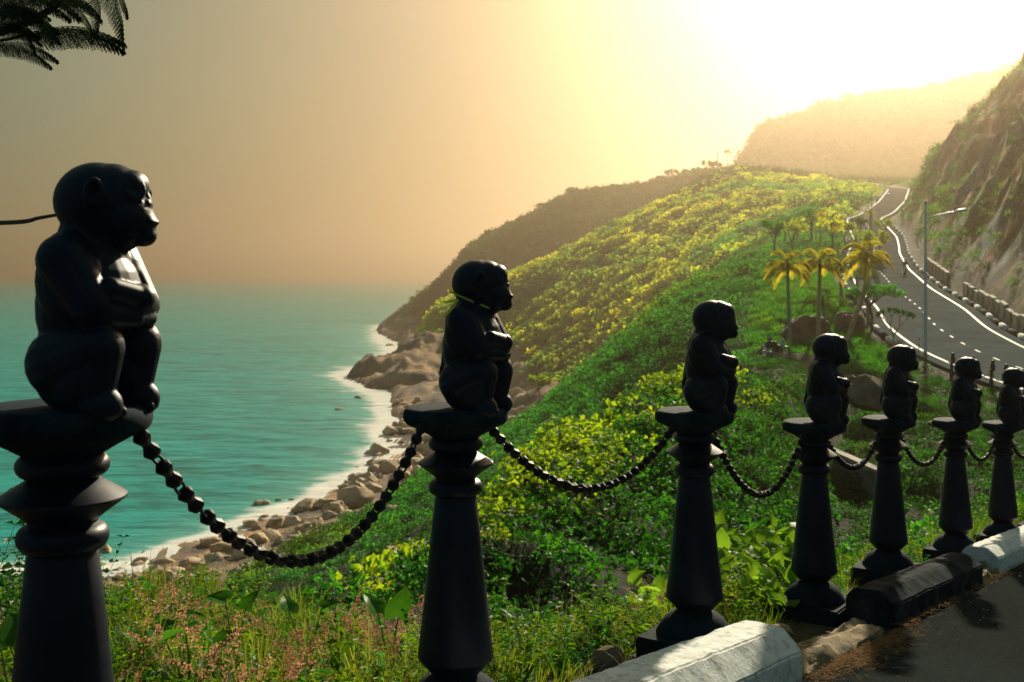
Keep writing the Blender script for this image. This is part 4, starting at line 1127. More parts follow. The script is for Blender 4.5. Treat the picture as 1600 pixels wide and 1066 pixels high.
def put(name, dens, seed, mask, metas, s0, s1, tilt=.2, sink=0.0, z=None):
    P, i, j, g = sample(gz * mask, dens, seed, sink)
    k = off_posts(P); P = P[k]
    scatter(name, P, s0 + (s1 - s0) * g.random(len(P)), metas, seed, tilt)
leftm = sstep(720, 420, CPX)
put('verge_short_grass', 60, 31, (.25 + .75 * edge) * np.clip(bare * 1.2, 0, 1) * sstep(c_yp + 3.5, c_yp + 1.5, cy), shorts, .6, 1.3)
put('verge_grass', 11, 32, edge * keep * (1 - .8 * inner), tufts, .7, 1.35)
put('verge_weeds', 34, 33, edge * keep * (1 - .75 * inner * (1 - bare)), weeds, .6, 1.6)
put('verge_flowering_weeds', 11, 34, edge * keep * (1 - .6 * inner) * (1 - .6 * leftm), fweeds, .6, 1.15)
pm = sstep(-.05, .2, fbm(cx / .9 + 3, cy / .9, 2)) * sstep(730, 560, CPX) + .04
put('pink_seed_grass', 10, 35, edge * keep * (1 - inner) * pm * sstep(c_yp + 4.2, c_yp + 2, cy), pinks, .8, 1.3)
put('dry_grass', 3, 36, edge * keep, drys, .6, 1.1)
# bushes on the lip, where the slope turns down
lip = (cy > c_yp + 1.7) & (cy < c_yp + 7) & (cy < 30)
lm = np.where(CPX < 430, .45 + .55 * (fbm(cx / 1.1, cy / 1.1, 2) > .1), 1.0)
small = [leaf_clump('low_bush', 90, .25, .055, M['leaf_near'], .9, 60 + k, aspect=.65) for k in range(3)] + [leaf_clump('low_bush', 90, .25, .05, M['leaf_mid'], .9, 66, aspect=.6)]
P, i, j, g = sample(lip * lm, 6.0, 37, -.02)
P = P[off_posts(P)]
scatter('lip_bushes', P, (.55 + .8 * g.random(len(P))) * np.clip(P[:, 1] / 8, .6, 1.3), small, 38, .3)

# lawn of the small park by the lower road
P, i, j, g = sample(lawn & (c_dr < -HALF - .9), 9, 41, .02, 24000)
lt = [grass_tuft('lawn_tuft', 26, .28, .035, .25, M['lawn'], k + 90, .7) for k in range(3)]
scatter('park_lawn', P, .8 + .9 * g.random(len(P)), lt, 42, .2)
P, i, j, g = sample(lawn & (c_dr < -HALF - 2.2) & (fbm(cx / 5., cy / 5., 3) > .12), .16, 43, .1)
scatter('park_low_shrubs', P, .5 + .8 * g.random(len(P)), clM + clNd, 44, .2)

# taller sprigs against the sea on the left
tall = [weed('tall_sprig', 5, .62, .05, M['leaf_dark'], 300 + k, 15) for k in range(2)]
P, i, j, g = sample(gz * edge * sstep(340, 150, CPX) * (cy > c_yp + 1.6) * (cy < c_yp + 4.5), 3.2, 39, .05)
scatter('tall_sprigs', P, .7 + .7 * g.random(len(P)), tall, 39, .2)

# ---- big heart-shaped leaves
def heart_leaf(name, material, nu=8, nv=8, cup=.18, seed=0):
    V = []; Fc = []
    for i in range(nu + 1):
        t = i / nu
        w = math.sin(math.pi * min(1, (t * .92 + .08)) ** .62) ** .8 * .47 if t < 1 else 0
        for j in range(nv + 1):
            s = (j / nv) * 2 - 1
            x = s * w; y = t - (.10 * (abs(s) ** 1.3) * (1 - t) * 1.6)
            z = cup * (abs(s) ** 1.3) * w * 1.6 - .30 * t * t + .012 * math.sin(9 * t + 4 * abs(s) + seed)
            z -= .02 * (abs(s) < .1)
            V.append((x, y, z))
    for i in range(nu):
        for j in range(nv):
            a = i * (nv + 1) + j; Fc.append((a, a + 1, a + nv + 2, a + nv + 1))
    me = mesh_np(name, V, Fc, True); me.materials.append(material); return me
HL = [heart_leaf('leaf', M['leaf_big'], seed=k) for k in range(2)]
HV = [heart_leaf('leaf', M['leaf_lime'], 5, 6, .22, k) for k in range(3)]
def leafy_plant(name, loc, leaves, metas, label, group=None, cat='plant', stemmat='leaf_big', thick=.004):
    """leaves: list of (offset vector to leaf base, size, yaw, pitch)"""
    e = empty(name, loc); tag(e, label, cat, group)
    bm = bmesh.new()
    for off, size, yaw, pitch in leaves:
        off = Vector(off)
        mid = off * .5 + Vector((0, 0, off.z * .2))
        tube_bm(bm, [Vector((off.x * .08, off.y * .08, -.03)), mid, off], [thick, thick * .8, thick * .6], 5)
        o = link('leaf', rnd.choice(metas), e, loc=off, rot=(pitch, rnd.uniform(-.3, .3), yaw), scl=size)
    me = bm_mesh('stem', bm); me.materials.append(M[stemmat]); link('stem', me, e)
    return e
def gpt(px, Y, dz=0):
    X = (px - 800) / F * Y
    return Vector((X, Y, tz1(X, Y) + dz))
def leaf_at(base, px, py, Y): return W(px, py, Y) - base
BL = [
 ((300, 3.9), [(290, 985, 3.8, .15, 1.25, -.25), (258, 1000, 4.0, .10, .9, .5), (345, 1005, 4.0, .09, -.9, .6)], 'large heart-shaped leaf curled over the grass right of the largest bollard'),
 ((20, 3.4), [(38, 995, 3.3, .13, .6, .6), (2, 1015, 3.3, .12, 1.2, .5), (25, 1055, 3.2, .11, -.9, -.8)], 'broad leaves half hidden by the left side of the largest bollard'),
 ((225, 4.6), [(215, 1000, 4.4, .11, .9, .4), (245, 985, 4.6, .10, -1.2, .5), (280, 962, 4.9, .11, -1.4, .2)], 'cluster of broad leaves left of the large curled leaf'),
 ((365, 5.0), [(352, 938, 5.0, .11, 1.2, .3), (385, 950, 5.1, .10, -.7, 1.0)], 'pair of upright broad leaves in front of the beach'),
 ((480, 5.2), [(452, 955, 5.2, .10, .6, .8), (503, 950, 5.2, .09, -1.3, .5)], 'broad leaves among the pink seed heads beside the sunlit bushes'),
 ((610, 4.9), [(590, 958, 4.9, .12, .9, .9), (622, 965, 4.9, .13, -.3, 1.35)], 'tall folded green leaf just left of the ribboned bollard'),
 ((820, 5.2), [(800, 965, 5.1, .09, .9, .6), (850, 955, 5.3, .09, -1.0, .5)], 'broad leaves in the weeds just right of the ribboned bollard'),
]
for (bpx, bY), lv, lab in BL:
    b0 = gpt(bpx, bY, -.02)
    leafy_plant('broadleaf_plant', b0, [(leaf_at(b0, px, py, Y), s, yaw, pt) for px, py, Y, s, yaw, pt in lv], HL, lab, 'broad heart-leaved plants in the verge')

# lime vine between the third and fourth bollards, and a smaller one beyond
def vine(pxr, pyr, Yr, n, size, label, seed):
    g = random.Random(seed); b0 = gpt((pxr[0] + pxr[1]) / 2, (Yr[0] + Yr[1]) / 2)
    lv = []
    for k in range(n):
        t = g.random(); Y = Yr[0] + (Yr[1] - Yr[0]) * t
        px = g.uniform(*pxr); top = pyr[0] + 25 * abs(math.sin(px * .045)) + (1 - t) * (pyr[1] - pyr[0]) * .72
        py = top + g.random() ** 1.3 * 55
        lv.append((W(px, py, Y) - b0, size * g.uniform(.6, 1.25), g.uniform(-1.5, 1.5), g.uniform(.1, 1.35)))
    e = empty('heart_leaved_vine', b0); tag(e, label, 'vine', 'lime green heart-leaved vines by the bollards')
    bm = bmesh.new()
    for off, size_, yaw, pitch in lv:
        link('leaf', g.choice(HV), e, loc=off, rot=(pitch, g.uniform(-.4, .4), yaw), scl=size_)
    for k in range(0, n - 6, 6):
        pts = sorted([lv[k + q][0] for q in range(5)], key=lambda v: v.x)
        tube_bm(bm, catmull([p - Vector((0, 0, .03)) for p in pts], 4), .0028, 4)
    for k in range(0, n, 4): tube_bm(bm, [lv[k][0] - Vector((0, 0, .01)), lv[k][0] + Vector((g.uniform(-.1, .1), g.uniform(-.1, .1), -.4))], .0025, 4)
    me = bm_mesh('stems', bm); me.materials.append(M['leaf_lime']); link('stem', me, e)
vine((1108, 1250), (795, 960), (6.0, 7.6), 230, .115, 'lime heart-leaved vine filling the gap right of the bollard by the near white kerb', 3)
vine((1285, 1352), (868, 900), (7.6, 9.2), 40, .10, 'lime heart-leaved vine patch seen past the near end of the black kerb block', 4)
vine((985, 1045), (880, 925), (6.0, 7.2), 30, .09, 'small lime vine patch left of the bollard by the near white kerb', 6)

# reddish dry plant, stone by the plinth, stump
b0 = gpt(1312, 7.9); scatter('rusty_dry_bush', np.array([tuple(b0 + Vector((rnd.gauss(0, .16), rnd.gauss(0, .12), .03))) for k in range(16)]), np.full(16, .5), [leaf_clump('rusty_leaves', 90, .22, .03, M['redleaf'], .5, 71, aspect=.3)], 72)
o = rough_rock('stone', (.085, .07, .07), 5, M['brown_rock'], gpt(952, 4.75, .03)); tag(o, 'small reddish brown stone beside the plinth behind the near white kerb', 'stone')
o = rough_rock('stone', (.09, .07, .05), 9, M['brown_rock'], SO(.75, .10) + Vector((0, 0, .02))); tag(o, 'dark stone lying between two plinths behind the ochre footing', 'stone')

# needles, leaves and grit along the kerb
def litter():
    V = []; Fc = []; g = random.Random(5)
    n = 0
    while n < 1500:
        s = g.uniform(-.4, 8) if g.random() < .45 else g.gauss(.75, .4)
        bend = 0
        o_ = .46 + abs(g.gauss(0, .09 if abs(s - .75) < .9 else .05))
        if -.3 < s < 1.4 and o_ < .5: o_ = .5 + g.random() * .1
        p = SO(s, o_); p.z += .028 + g.random() * .010
        a = g.random() * 3.14; L = g.uniform(.02, .07); w = .0014
        d = Vector((math.cos(a), math.sin(a), g.uniform(-.1, .1))) * L / 2; b = Vector((-math.sin(a), math.cos(a), 0)) * w
        i = len(V); V += [p - d - b, p - d + b, p + d + b, p + d - b]; Fc += [(i, i + 1, i + 2), (i, i + 2, i + 3)]; n += 1
    me = mesh_np('dry_needle_litter', V, Fc, False); me.materials.append(M['litter']); tag(link('dry_needle_litter', me), kind='stuff')
    V = []; Fc = []
    for k in range(420):
        s = g.uniform(-2, 9); o_ = .5 + abs(g.gauss(0, .35)) if g.random() < .6 else g.uniform(.5, 3)
        p = SO(s, o_); p.z += .024; r = g.uniform(.002, .008) if g.random() < .93 else .014
        i = len(V); V += [p + Vector((r, 0, 0)), p + Vector((-.5 * r, .8 * r, 0)), p + Vector((-.6 * r, -.8 * r, 0)), p + Vector((0, 0, r))]
        Fc += [(i, i + 1, i + 3), (i + 1, i + 2, i + 3), (i + 2, i, i + 3)]
    me = mesh_np('road_grit', V, Fc, False); me.materials.append(M['boulder']); tag(link('road_grit', me), kind='stuff')
litter()
bm = bmesh.new(); a = SO(2.6, 1.0) + Vector((0, 0, .035))
tube_bm(bm, [SO(2.5, .95) - a + Vector((0, 0, .03)), SO(2.62, 1.02) - a + Vector((0, 0, .032)), SO(2.7, 1.14) - a + Vector((0, 0, .028))], [.006, .007, .004], 6)
me = bm_mesh('twig', bm); me.materials.append(M['bark']); tag(link('fallen_twig', me, loc=a), 'short dark twig lying on the asphalt beside the black kerb block', 'twig')

# ---- ribbon on the second bollard
q, e = posts[1]
face = e.children[0].rotation_euler.z
rb = empty('straw_ribbon', q + Vector((0, 0, .318))); tag(rb, 'yellow green straw ribbon knotted round the neck of the second monkey statue', 'ribbon')
bm = bmesh.new()
ring = []
for t in np.linspace(0, 2 * math.pi, 37):
    x = .058 + .085 * math.cos(t); y = .086 * math.sin(t)
    z = .028 - .035 * math.cos(t)
    v = Matrix.Rotation(face, 3, 'Z') @ Vector((x, y, z)); ring.append(v)
for k in range(36):
    a, b_ = ring[k], ring[k + 1]
    w_ = Vector((0, 0, .0035))
    f_ = [bm.verts.new(a - w_), bm.verts.new(b_ - w_), bm.verts.new(b_ + w_), bm.verts.new(a + w_)]; bm.faces.new(f_)
me = bm_mesh('band', bm); me.materials.append(M['straw']); link('band', me, rb)
kn = W(714, 470, 3.63) - rb.location
for nm, pts in (('ribbon_tail', [(714, 470), (704, 471), (692, 473)]), ('ribbon_tail', [(714, 470), (706, 481), (694, 496)])):
    bm = bmesh.new(); P_ = [W(x, y, 3.62 - .02 * k) - rb.location for k, (x, y) in enumerate(pts)]
    for a, b_, wa, wb in zip(P_, P_[1:], (.003, .0055), (.0055, .002)):
        n_ = Vector((a.z - b_.z, 0, b_.x - a.x)).normalized()
        f_ = [bm.verts.new(a - n_ * wa), bm.verts.new(b_ - n_ * wb), bm.verts.new(b_ + n_ * wb), bm.verts.new(a + n_ * wa)]; bm.faces.new(f_)
    me = bm_mesh(nm, bm); me.materials.append(M['straw']); link(nm, me, rb)
bm = bmesh.new(); ell(bm, kn, (.006, .006, .006), seg=8); me = bm_mesh('knot', bm); me.materials.append(M['straw']); link('knot', me, rb)

# ================================================================== SHORE BOULDERS
BR = [rough_rock('shore_boulder', (1, .85, .62 + .1 * (k % 3)), 11 + k * 3, M['boulder'], None, sub=3, jag=.38, freq=1.3) for k in range(8)]
beach = (c_rock > .5) & (cz > -35.6) & (cz < -29) & (cy > 112) & (cy < 300) & (CPX > 120) & (CPX < 860)
P, i, j, g = sample(beach, .085, 51, 0, 330)
sz = .55 + 1.7 * g.random(len(P)) ** 2.2
for k in range(min(len(P), 270)):
    s = float(sz[k]) * (1.25 if P[k, 1] > 180 else 1)
    o = link('shore_boulder', BR[k % 8], loc=(P[k, 0], P[k, 1], P[k, 2] + s * .12), rot=(rnd.uniform(-.3, .3), rnd.uniform(-.3, .3), rnd.uniform(0, 6.28)), scl=(s, s * rnd.uniform(.8, 1.1), s * rnd.uniform(.8, 1.05)))
    tag(o, ('large' if s > 1.6 else 'mid-sized' if s > 1.0 else 'small') + ' tan boulder heaped on the shore, ' + ('at the near end behind the long chain' if P[k, 1] < 150 else 'in the middle stretch of the beach' if P[k, 1] < 195 else 'at the far end below the second monkey' if P[k, 1] < 245 else 'beyond the second monkey, near the cove'), 'boulder', 'boulders heaped along the shore')
# rocks standing in the surf
surf_rocks = [(307, 857, 9, 'small round rock in the surf off the nearest beach'), (590, 712, 12, 'flat rock awash in the surf below the second monkey'),
              (553, 745, 12, 'low rock awash off the middle of the beach'), (570, 763, 10, 'rock in the foam just off the boulder beach'), (494, 785, 10, 'flat brown rock in the foam left of the beach heap'),
              (480, 801, 16, 'long brown rock lying at the edge of the foam'), (436, 824, 10, 'small rock in the wash beside the near boulders'), (255, 880, 22, 'big tan rock at the near end of the beach, in the wash'),
              (608, 540, 9, 'dark rock between the spit and the headland'), (560, 622, 9, 'low rock awash before the spit tip'), (530, 640, 7, 'tiny rock awash off the cove')]
for k, (px, py, wpx, lab) in enumerate(surf_rocks):
    Y = F * 35 / (py - HY); s = wpx / F * Y
    o = link('surf_rock', BR[(k * 3) % 8], loc=W(px, py, Y) + Vector((0, 0, .05 * s)), rot=(0, 0, k * 1.3), scl=(s, s * .8, s * .6)); tag(o, lab, 'rock')
big = [(555, 800, 34, 160, 'large pale boulder at the middle of the beach heap'), (525, 808, 24, 156, 'rounded boulder left of the largest beach boulder'), (475, 830, 16, 145, 'dark rounded boulder among the near beach rocks'),
       (560, 778, 26, 172, 'tall pale boulder at the back of the beach heap'), (380, 858, 20, 140, 'smooth boulder at the near end of the beach heap'), (300, 902, 26, 128, 'wide tan boulder behind the grass of the verge'), (340, 880, 20, 133, 'tan boulder in the nearest part of the heap'),
       (405, 855, 22, 142, 'pale boulder below the lowest links of the long chain')]
for k, (px, py, wpx, Y, lab) in enumerate(big):
    s = wpx / F * Y; X = (px - 800) / F * Y
    z = max(tz1(X, Y), -35) + s * .25
    o = link('beach_boulder', BR[(k * 5 + 2) % 8], loc=(X, Y, z), rot=(.1, .1, k * 2.1), scl=(s, s * .9, s * .85)); tag(o, lab, 'boulder')
# lone rocks in the greenery
lone = [(615, 800, 17, 87, .9, 'pale boulder sticking out of the dark green slope'), (612, 860, 14, 26, .6, 'small flat tan boulder behind the sunlit bushes'), (845, 600, 0, 0, 0, '')]
for px, py, wpx, Y, f_, lab in lone:
    if not lab: continue
    s = wpx / F * Y; o = link('slope_boulder', BR[4], loc=W(px, py, Y), rot=(.2, 0, 1), scl=(s, s, s * f_)); tag(o, lab, 'boulder')

# boulders of the park
def park_rock(px, py, wpx, hpx, Y, seed, label, rot=0, lean=0, squash=1):
    X = (px - 800) / F * Y; z = (HY - py) / F * Y
    o = rough_rock('boulder', (wpx / F * Y / 2, wpx / F * Y / 2.3, hpx / F * Y / 2), seed, M['brown_rock'], (X, Y, z), rot, 0, 4, .32, 1.2)
    o.rotation_euler = (0, lean, rot); tag(o, label, 'boulder'); return o
park_rock(1262, 522, 80, 62, 76, 21, 'big brown boulder sloping down left behind the middle palm', 0, -.35)
park_rock(1330, 508, 56, 38, 79, 24, 'brown boulder behind the leaning palm')
park_rock(1322, 493, 32, 14, 79.3, 33, 'flat slab resting on the boulder behind the leaning palm')
park_rock(1334, 462, 26, 16, 96, 28, 'small rounded brown rock on the lawn between the palm trunks')
park_rock(1356, 618, 68, 62, 46, 30, 'round brown boulder behind the fifth monkey bollard')
park_rock(1330, 592, 18, 12, 56, 35, 'small earth-coloured rock at the park edge')
park_rock(1462, 662, 24, 12, 30, 36, 'flat pale rock in the valley scrub')
park_rock(1285, 512, 30, 26, 82, 41, 'dark boulder half hidden behind the big park boulder')

# ================================================================== ROADSIDE
def kst(mt, nm):
    bm = bmesh.new(); box_bm(bm, (0, 0, .06), (.30, 1.0, .40)); bmesh.ops.bevel(bm, geom=list(bm.edges), offset=.04, segments=2, affect='EDGES')
    me = bm_mesh(nm, bm); me.materials.append(mt); return me
KW, KB = kst(M['white_kerb'], 'kerb_stone'), kst(M['black_kerb'], 'kerb_stone')
def kerb_line(off, y0, y1, label):
    e = empty('roadside_kerb', (0, 0, 0)); c, r = road_frame(y0); e.location = c + r * off; tag(e, label, 'kerb')
    y = y0; k = 0
    while y < y1:
        c, r = road_frame(y); c2, r2 = road_frame(y + 2.0)
        a, b_ = c + r * off, c2 + r2 * off; d = b_ - a; L = d.length
        o = link('kerb_stone', (KW, KB)[k % 2], e, loc=(a + b_) / 2 - e.location, rot=(math.atan2(d.z, L), 0, math.atan2(-d.x, d.y)), scl=(1, L, 1 if k % 2 == 0 else .9))
        y += 2.6; k += 1
kerb_line(HALF + .22, 58, 222, 'black and white kerb along the cliff side of the lower road')
kerb_line(-HALF - .22, 72, 120, 'black and white kerb along the park side of the lower road')

def road_wall(off, y0, y1, h, pan, material, label, topnoise=.3, seed=0):
    c, r = road_frame(y0); e = empty('retaining_wall', c + r * off); tag(e, label, 'wall')
    y = y0; k = 0; g = random.Random(seed)
    while y < y1:
        c, r = road_frame(y); c2, r2 = road_frame(y + pan)
        a, b_ = c + r * off, c2 + r2 * off; d = b_ - a; L = d.length; hh = h + g.uniform(-topnoise, topnoise) * .5
        Mx = Matrix.Translation((a + b_) / 2 - e.location) @ Euler((math.atan2(d.z, L), 0, math.atan2(-d.x, d.y))).to_matrix().to_4x4()
        bm = bmesh.new(); box_bm(bm, (.12, 0, hh / 2 - .2), (.34, L * .93, hh + .4)); bmesh.ops.bevel(bm, geom=list(bm.edges), offset=.03, segments=1, affect='EDGES')
        bmesh.ops.subdivide_edges(bm, edges=list(bm.edges), cuts=2, use_grid_fill=True)
        for v in bm.verts: v.co += mnoise.noise_vector(v.co * 2 + Vector((k, 0, 0))) * .05
        me = bm_mesh('wall_panel', bm, False); me.materials.append(material); link('wall_panel', me, e, loc=(a + b_) / 2 - e.location - r * .05, rot=(math.atan2(d.z, L), 0, math.atan2(-d.x, d.y)))
        bm = bmesh.new(); box_bm(bm, (0, 0, 0), (.34, .30, hh + .16)); bmesh.ops.bevel(bm, geom=list(bm.edges), offset=.02, segments=1, affect='EDGES')
        me = bm_mesh('wall_pier', bm, False); me.materials.append(M['concrete']); link('wall_pier', me, e, loc=a - e.location + r * .05 + Vector((0, 0, hh / 2 - .12)), rot=(0, 0, math.atan2(-d.x, d.y)))
        y += pan / (L / pan) ; k += 1
road_wall(HALF + 1.15, 60, 101, .95, 2.3, M['wallstone'], 'weathered stone retaining wall with piers below the rocky cut', .3, 3)
road_wall(HALF + 1.2, 112, 128, 1.1, 3.2, M['wallstone'], 'plain low retaining wall farther up the cliff side of the road', .2, 5)

# culvert wall in the dip
e = empty('culvert_wall', W(1335, 740, 36)); tag(e, 'old mossy concrete culvert wall in the dip behind the near bollards', 'wall')
bm = bmesh.new()
for q in [(1302, 712), (1368, 742)]: pass
A_, B_ = W(1300, 708, 37) - e.location, W(1372, 745, 34) - e.location
dn = Vector((0, 0, -1.5)); bk = Vector((.25, .5, 0))
vs = [A_, B_, B_ + dn, A_ + dn, A_ + bk, B_ + bk, B_ + dn + bk, A_ + dn + bk]; vs = [bm.verts.new(v) for v in vs]
for f_ in ((0, 1, 2, 3), (5, 4, 7, 6), (4, 5, 1, 0), (3, 2, 6, 7), (4, 0, 3, 7), (1, 5, 6, 2)): bm.faces.new([vs[x] for x in f_])
bmesh.ops.bevel(bm, geom=list(bm.edges), offset=.04, segments=1, affect='EDGES'); bmesh.ops.subdivide_edges(bm, edges=list(bm.edges), cuts=4, use_grid_fill=True)
for v in bm.verts: v.co += mnoise.noise_vector(v.co * 2.5) * .06
me = bm_mesh('wall_face', bm, False); me.materials.append(M['concrete']); link('wall_face', me, e)
bm = bmesh.new(); d = (B_ - A_)
vs = [A_ + Vector((-.1, -.1, .0)), B_ + Vector((.1, -.1, .0)), B_ + bk + Vector((.1, .1, 0)), A_ + bk + Vector((-.1, .1, 0))]
lo = [bm.verts.new(v + Vector((0, 0, .003))) for v in vs]; hi = [bm.verts.new(v + Vector((0, 0, .13))) for v in vs]
bm.faces.new(lo[::-1]); bm.faces.new(hi)
for k in range(4): bm.faces.new((lo[k], lo[(k + 1) % 4], hi[(k + 1) % 4], hi[k]))
me = bm_mesh('coping', bm, False); me.materials.append(M['wallstone']); link('coping', me, e)

# bollards of the lower road
k = 0
LB = ['first distant monkey bollard at the lower road, right of the lamp', 'distant monkey bollard at the lower road, second from the lamp', 'distant monkey bollard at the lower road, third from the lamp',
      'distant monkey bollard at the lower road, fourth from the lamp', 'distant monkey bollard at the lower road, fifth from the lamp']
lows = []
for px, Y, pyt in ((1487, 60, 551), (1518, 58.5, 556), (1549, 57, 563), (1570, 56, 569), (1602, 54.5, 574)):
    X = (px - 800) / F * Y; zt = (HY - pyt) / F * Y
    e = bollard((X, Y, zt - .482), R(10), .3, LB[k], 'monkey bollards along the lower road'); lows.append(Vector((X, Y, zt - .482))); k += 1
# their chains are too small to tell the links apart
for a, b_, lab in zip(lows, lows[1:], ['small chain between the first two lower-road bollards', 'small chain between the second and third lower-road bollards', 'small chain between the third and fourth lower-road bollards', 'small chain between the last two lower-road bollards']):
    bm = bmesh.new(); pts = [a.lerp(b_, t) - a - Vector((0, 0, .08 + 4 * .35 * t * (1 - t))) for t in np.linspace(0.06, .94, 20)]
    tube_bm(bm, pts, [.028 if i % 2 else .014 for i in range(20)], 6); me = bm_mesh('hanging_chain', bm); me.materials.append(M['chain'])
    tag(link('hanging_chain', me, loc=a), lab, 'chain', 'chains between the lower-road bollards')

# ---- street lamp
def lamp(px, Y, pyb, pyt, label, detail=True):
    X = (px - 800) / F * Y; zb = (HY - pyb) / F * Y; H_ = (pyb - pyt) / F * Y
    e = empty('street_lamp', (X, Y, zb)); tag(e, label, 'street lamp', 'street lamps of the coast road')
    bm = bmesh.new(); tube_bm(bm, [(0, 0, -.3), (0, 0, .6), (0, 0, H_ * .5), (0, 0, H_)], [.13, .11, .085, .055], 12)
    ell(bm, (0, 0, H_ + .05), (.09, .09, .12), seg=10); me = bm_mesh('pole', bm); me.materials.append(M['lamp']); link('pole', me, e)
    arm = catmull([(0, 0, H_ * .87), (.35, 0, H_ * .915), (1.0, -.05, H_ * .935), (1.75, -.1, H_ * .95)], 6)
    bm = bmesh.new(); tube_bm(bm, arm, .04, 8); tube_bm(bm, catmull([(0, 0, H_ * .78), (.35, 0, H_ * .86), (.9, 0, H_ * .925)], 6), .03, 6)
    me = bm_mesh('arm', bm); me.materials.append(M['lampwhite']); link('arm', me, e)
    bm = bmesh.new()
    for rr_, zz in ((.72, .78), (.5, .80)):
        pts = [(-math.sin(t) * rr_ * .8, 0, H_ * zz + math.cos(t) * rr_) for t in np.linspace(.05, math.pi * .78, 14)]
        tube_bm(bm, pts, .025, 6)
    me = bm_mesh('scroll', bm); me.materials.append(M['lampwhite']); link('scroll', me, e)
    bm = bmesh.new(); ell(bm, (2.1, -.12, H_ * .955), (.46, .17, .11), (0, R(-10), 0), 16)
    me = bm_mesh('lamp_head', bm); me.materials.append(M['lampwhite']); link('lamp_head', me, e)
lamp(1446, 69, 572, 318, 'tall grey-green street lamp with a curved arm beside the lower road')
lamp(1362, 150, 392, 300, 'small hazy street lamp far up the coast road')

# ---- round road sign seen from behind, striped post
X = (1436 - 800) / F * 70; e = empty('road_sign', (X, 70, roadz(70) + 0)); tag(e, 'small round road sign on a red and white post before the lamp', 'road sign')
zt = (HY - 519) / F * 70 - e.location.z
bm = bmesh.new(); bmesh.ops.create_cone(bm, cap_ends=True, segments=24, radius1=.24, radius2=.24, depth=.03, matrix=Matrix.Translation((0, 0, zt)) @ Matrix.Rotation(R(65), 4, 'X'))
me = bm_mesh('sign_disc', bm, False); me.materials.append(M['lamp']); link('sign_disc', me, e)
nseg = 6
for k in range(nseg):
    bm = bmesh.new(); h0, h1 = zt * k / nseg, zt * (k + 1) / nseg; tube_bm(bm, [(0, .03, h0), (0, .03, h1)], .035, 8)
    me = bm_mesh('post_band', bm); me.materials.append(M['red'] if k % 2 else M['white']); link('post_band', me, e)

# ================================================================== TREES
def frond_mesh(name, L, droop, n, leafL, material, seed, wd=.035, up=.5):
    g = random.Random(seed); V = []; Fc = []
    pts = [Vector((L * t * (1 - .18 * t * t), 0, L * (up * t - (up + droop) * t ** 2.1))) for t in np.linspace(0, 1, 12)]
    for a, b_ in zip(pts, pts[1:]):
        i = len(V); s = Vector((0, .018, 0)); V += [a - s, a + s, b_ + s * .8, b_ - s * .8]; Fc += [(i, i + 1, i + 2), (i, i + 2, i + 3)]
        i = len(V); s = Vector((0, 0, .018)); V += [a - s, a + s, b_ + s * .8, b_ - s * .8]; Fc += [(i, i + 1, i + 2), (i, i + 2, i + 3)]
    for k in range(n):
        t = .12 + .88 * k / n; x = t * 11; i0 = min(int(x), 10); p = pts[i0].lerp(pts[i0 + 1], x - i0); d = (pts[i0 + 1] - pts[i0]).normalized()
        for s in (-1, 1):
            ll = leafL * (math.sin(math.pi * min(1, t * .85 + .15)) ** .6) * g.uniform(.8, 1.1)
            dr = d * .75 + Vector((0, s, -.55 + g.uniform(-.4, .2)))
            leafquad(V, Fc, p, dr, Vector((0, 0, 1)) + rv(g, .15), ll, wd, .1)
    me = mesh_np(name, V, Fc, False); me.materials.append(material); return me
FR = {c: [frond_mesh('frond', 1, d, 30, .36, M[c], k, .026, up) for k, (d, up) in enumerate([(.15, .95), (.0, 1.25), (.35, .65), (.7, .35)])] for c in ('palmleaf', 'palmgreen')}
def palm(base_px, base_py, Y, mids, top, crown_px, nf, mt, label, group, tw=.16, shaft=False):
    b0 = W(base_px, base_py, Y); e = empty('palm_tree', b0); tag(e, label, 'palm tree', group)
    pts = [Vector((0, 0, -.4)), Vector((0, 0, 0))] + [W(x, y, Y) - b0 for x, y in mids] + [W(*top, Y) - b0]
    cs = catmull(pts, 6); n = len(cs)
    bm = bmesh.new(); tube_bm(bm, cs, [tw * (1.25 - .55 * i / (n - 1)) * (1 + .05 * (i % 2)) for i in range(n)], 10)
    me = bm_mesh('trunk', bm); me.materials.append(M['trunk']); link('trunk', me, e)
    tp = cs[-1]; Lf = crown_px / F * Y
    bm = bmesh.new(); tube_bm(bm, [tp, tp + Vector((0, 0, .35)), tp + Vector((0, 0, .8))], [tw * .75, tw * .8, tw * .3], 8); me = bm_mesh('crown_shaft', bm); me.materials.append(M['palmgreen']); link('crown_shaft', me, e)
    for k in range(nf):
        a = k * 2.399 + rnd.uniform(-.2, .2); q = (k + .5) / nf
        me = FR[mt][1 if q < .25 else 0 if q < .55 else 2 if q < .85 else 3]
        s = Lf * rnd.uniform(.85, 1.12) * (.8 if q < .2 else 1)
        link('frond', me, e, loc=tp + Vector((0, 0, .55 - .4 * q)), rot=(rnd.uniform(-.15, .15), -.55 * (1 - q) if q < .3 else 0, a), scl=s)
    return e
PG = 'palms and trees of the small roadside park'
palm(1236, 566, 69, [(1234, 520), (1232, 470)], (1231, 428), 49, 15, 'palmleaf', 'slim sunlit palm at the left of the park, beside the parked motorbike', PG, .12)
palm(1279, 552, 72, [(1279, 500)], (1281, 424), 47, 15, 'palmleaf', 'straight sunlit palm in front of the big brown boulder', PG, .15)
palm(1323, 538, 73, [(1338, 490), (1351, 455)], (1353, 412), 50, 16, 'palmleaf', 'leaning sunlit palm in front of the stacked boulders', PG, .15)
palm(1288, 500, 84, [(1287, 490)], (1286, 478), 40, 12, 'palmgreen', 'young green palm behind the straight sunlit palm', PG, .14)
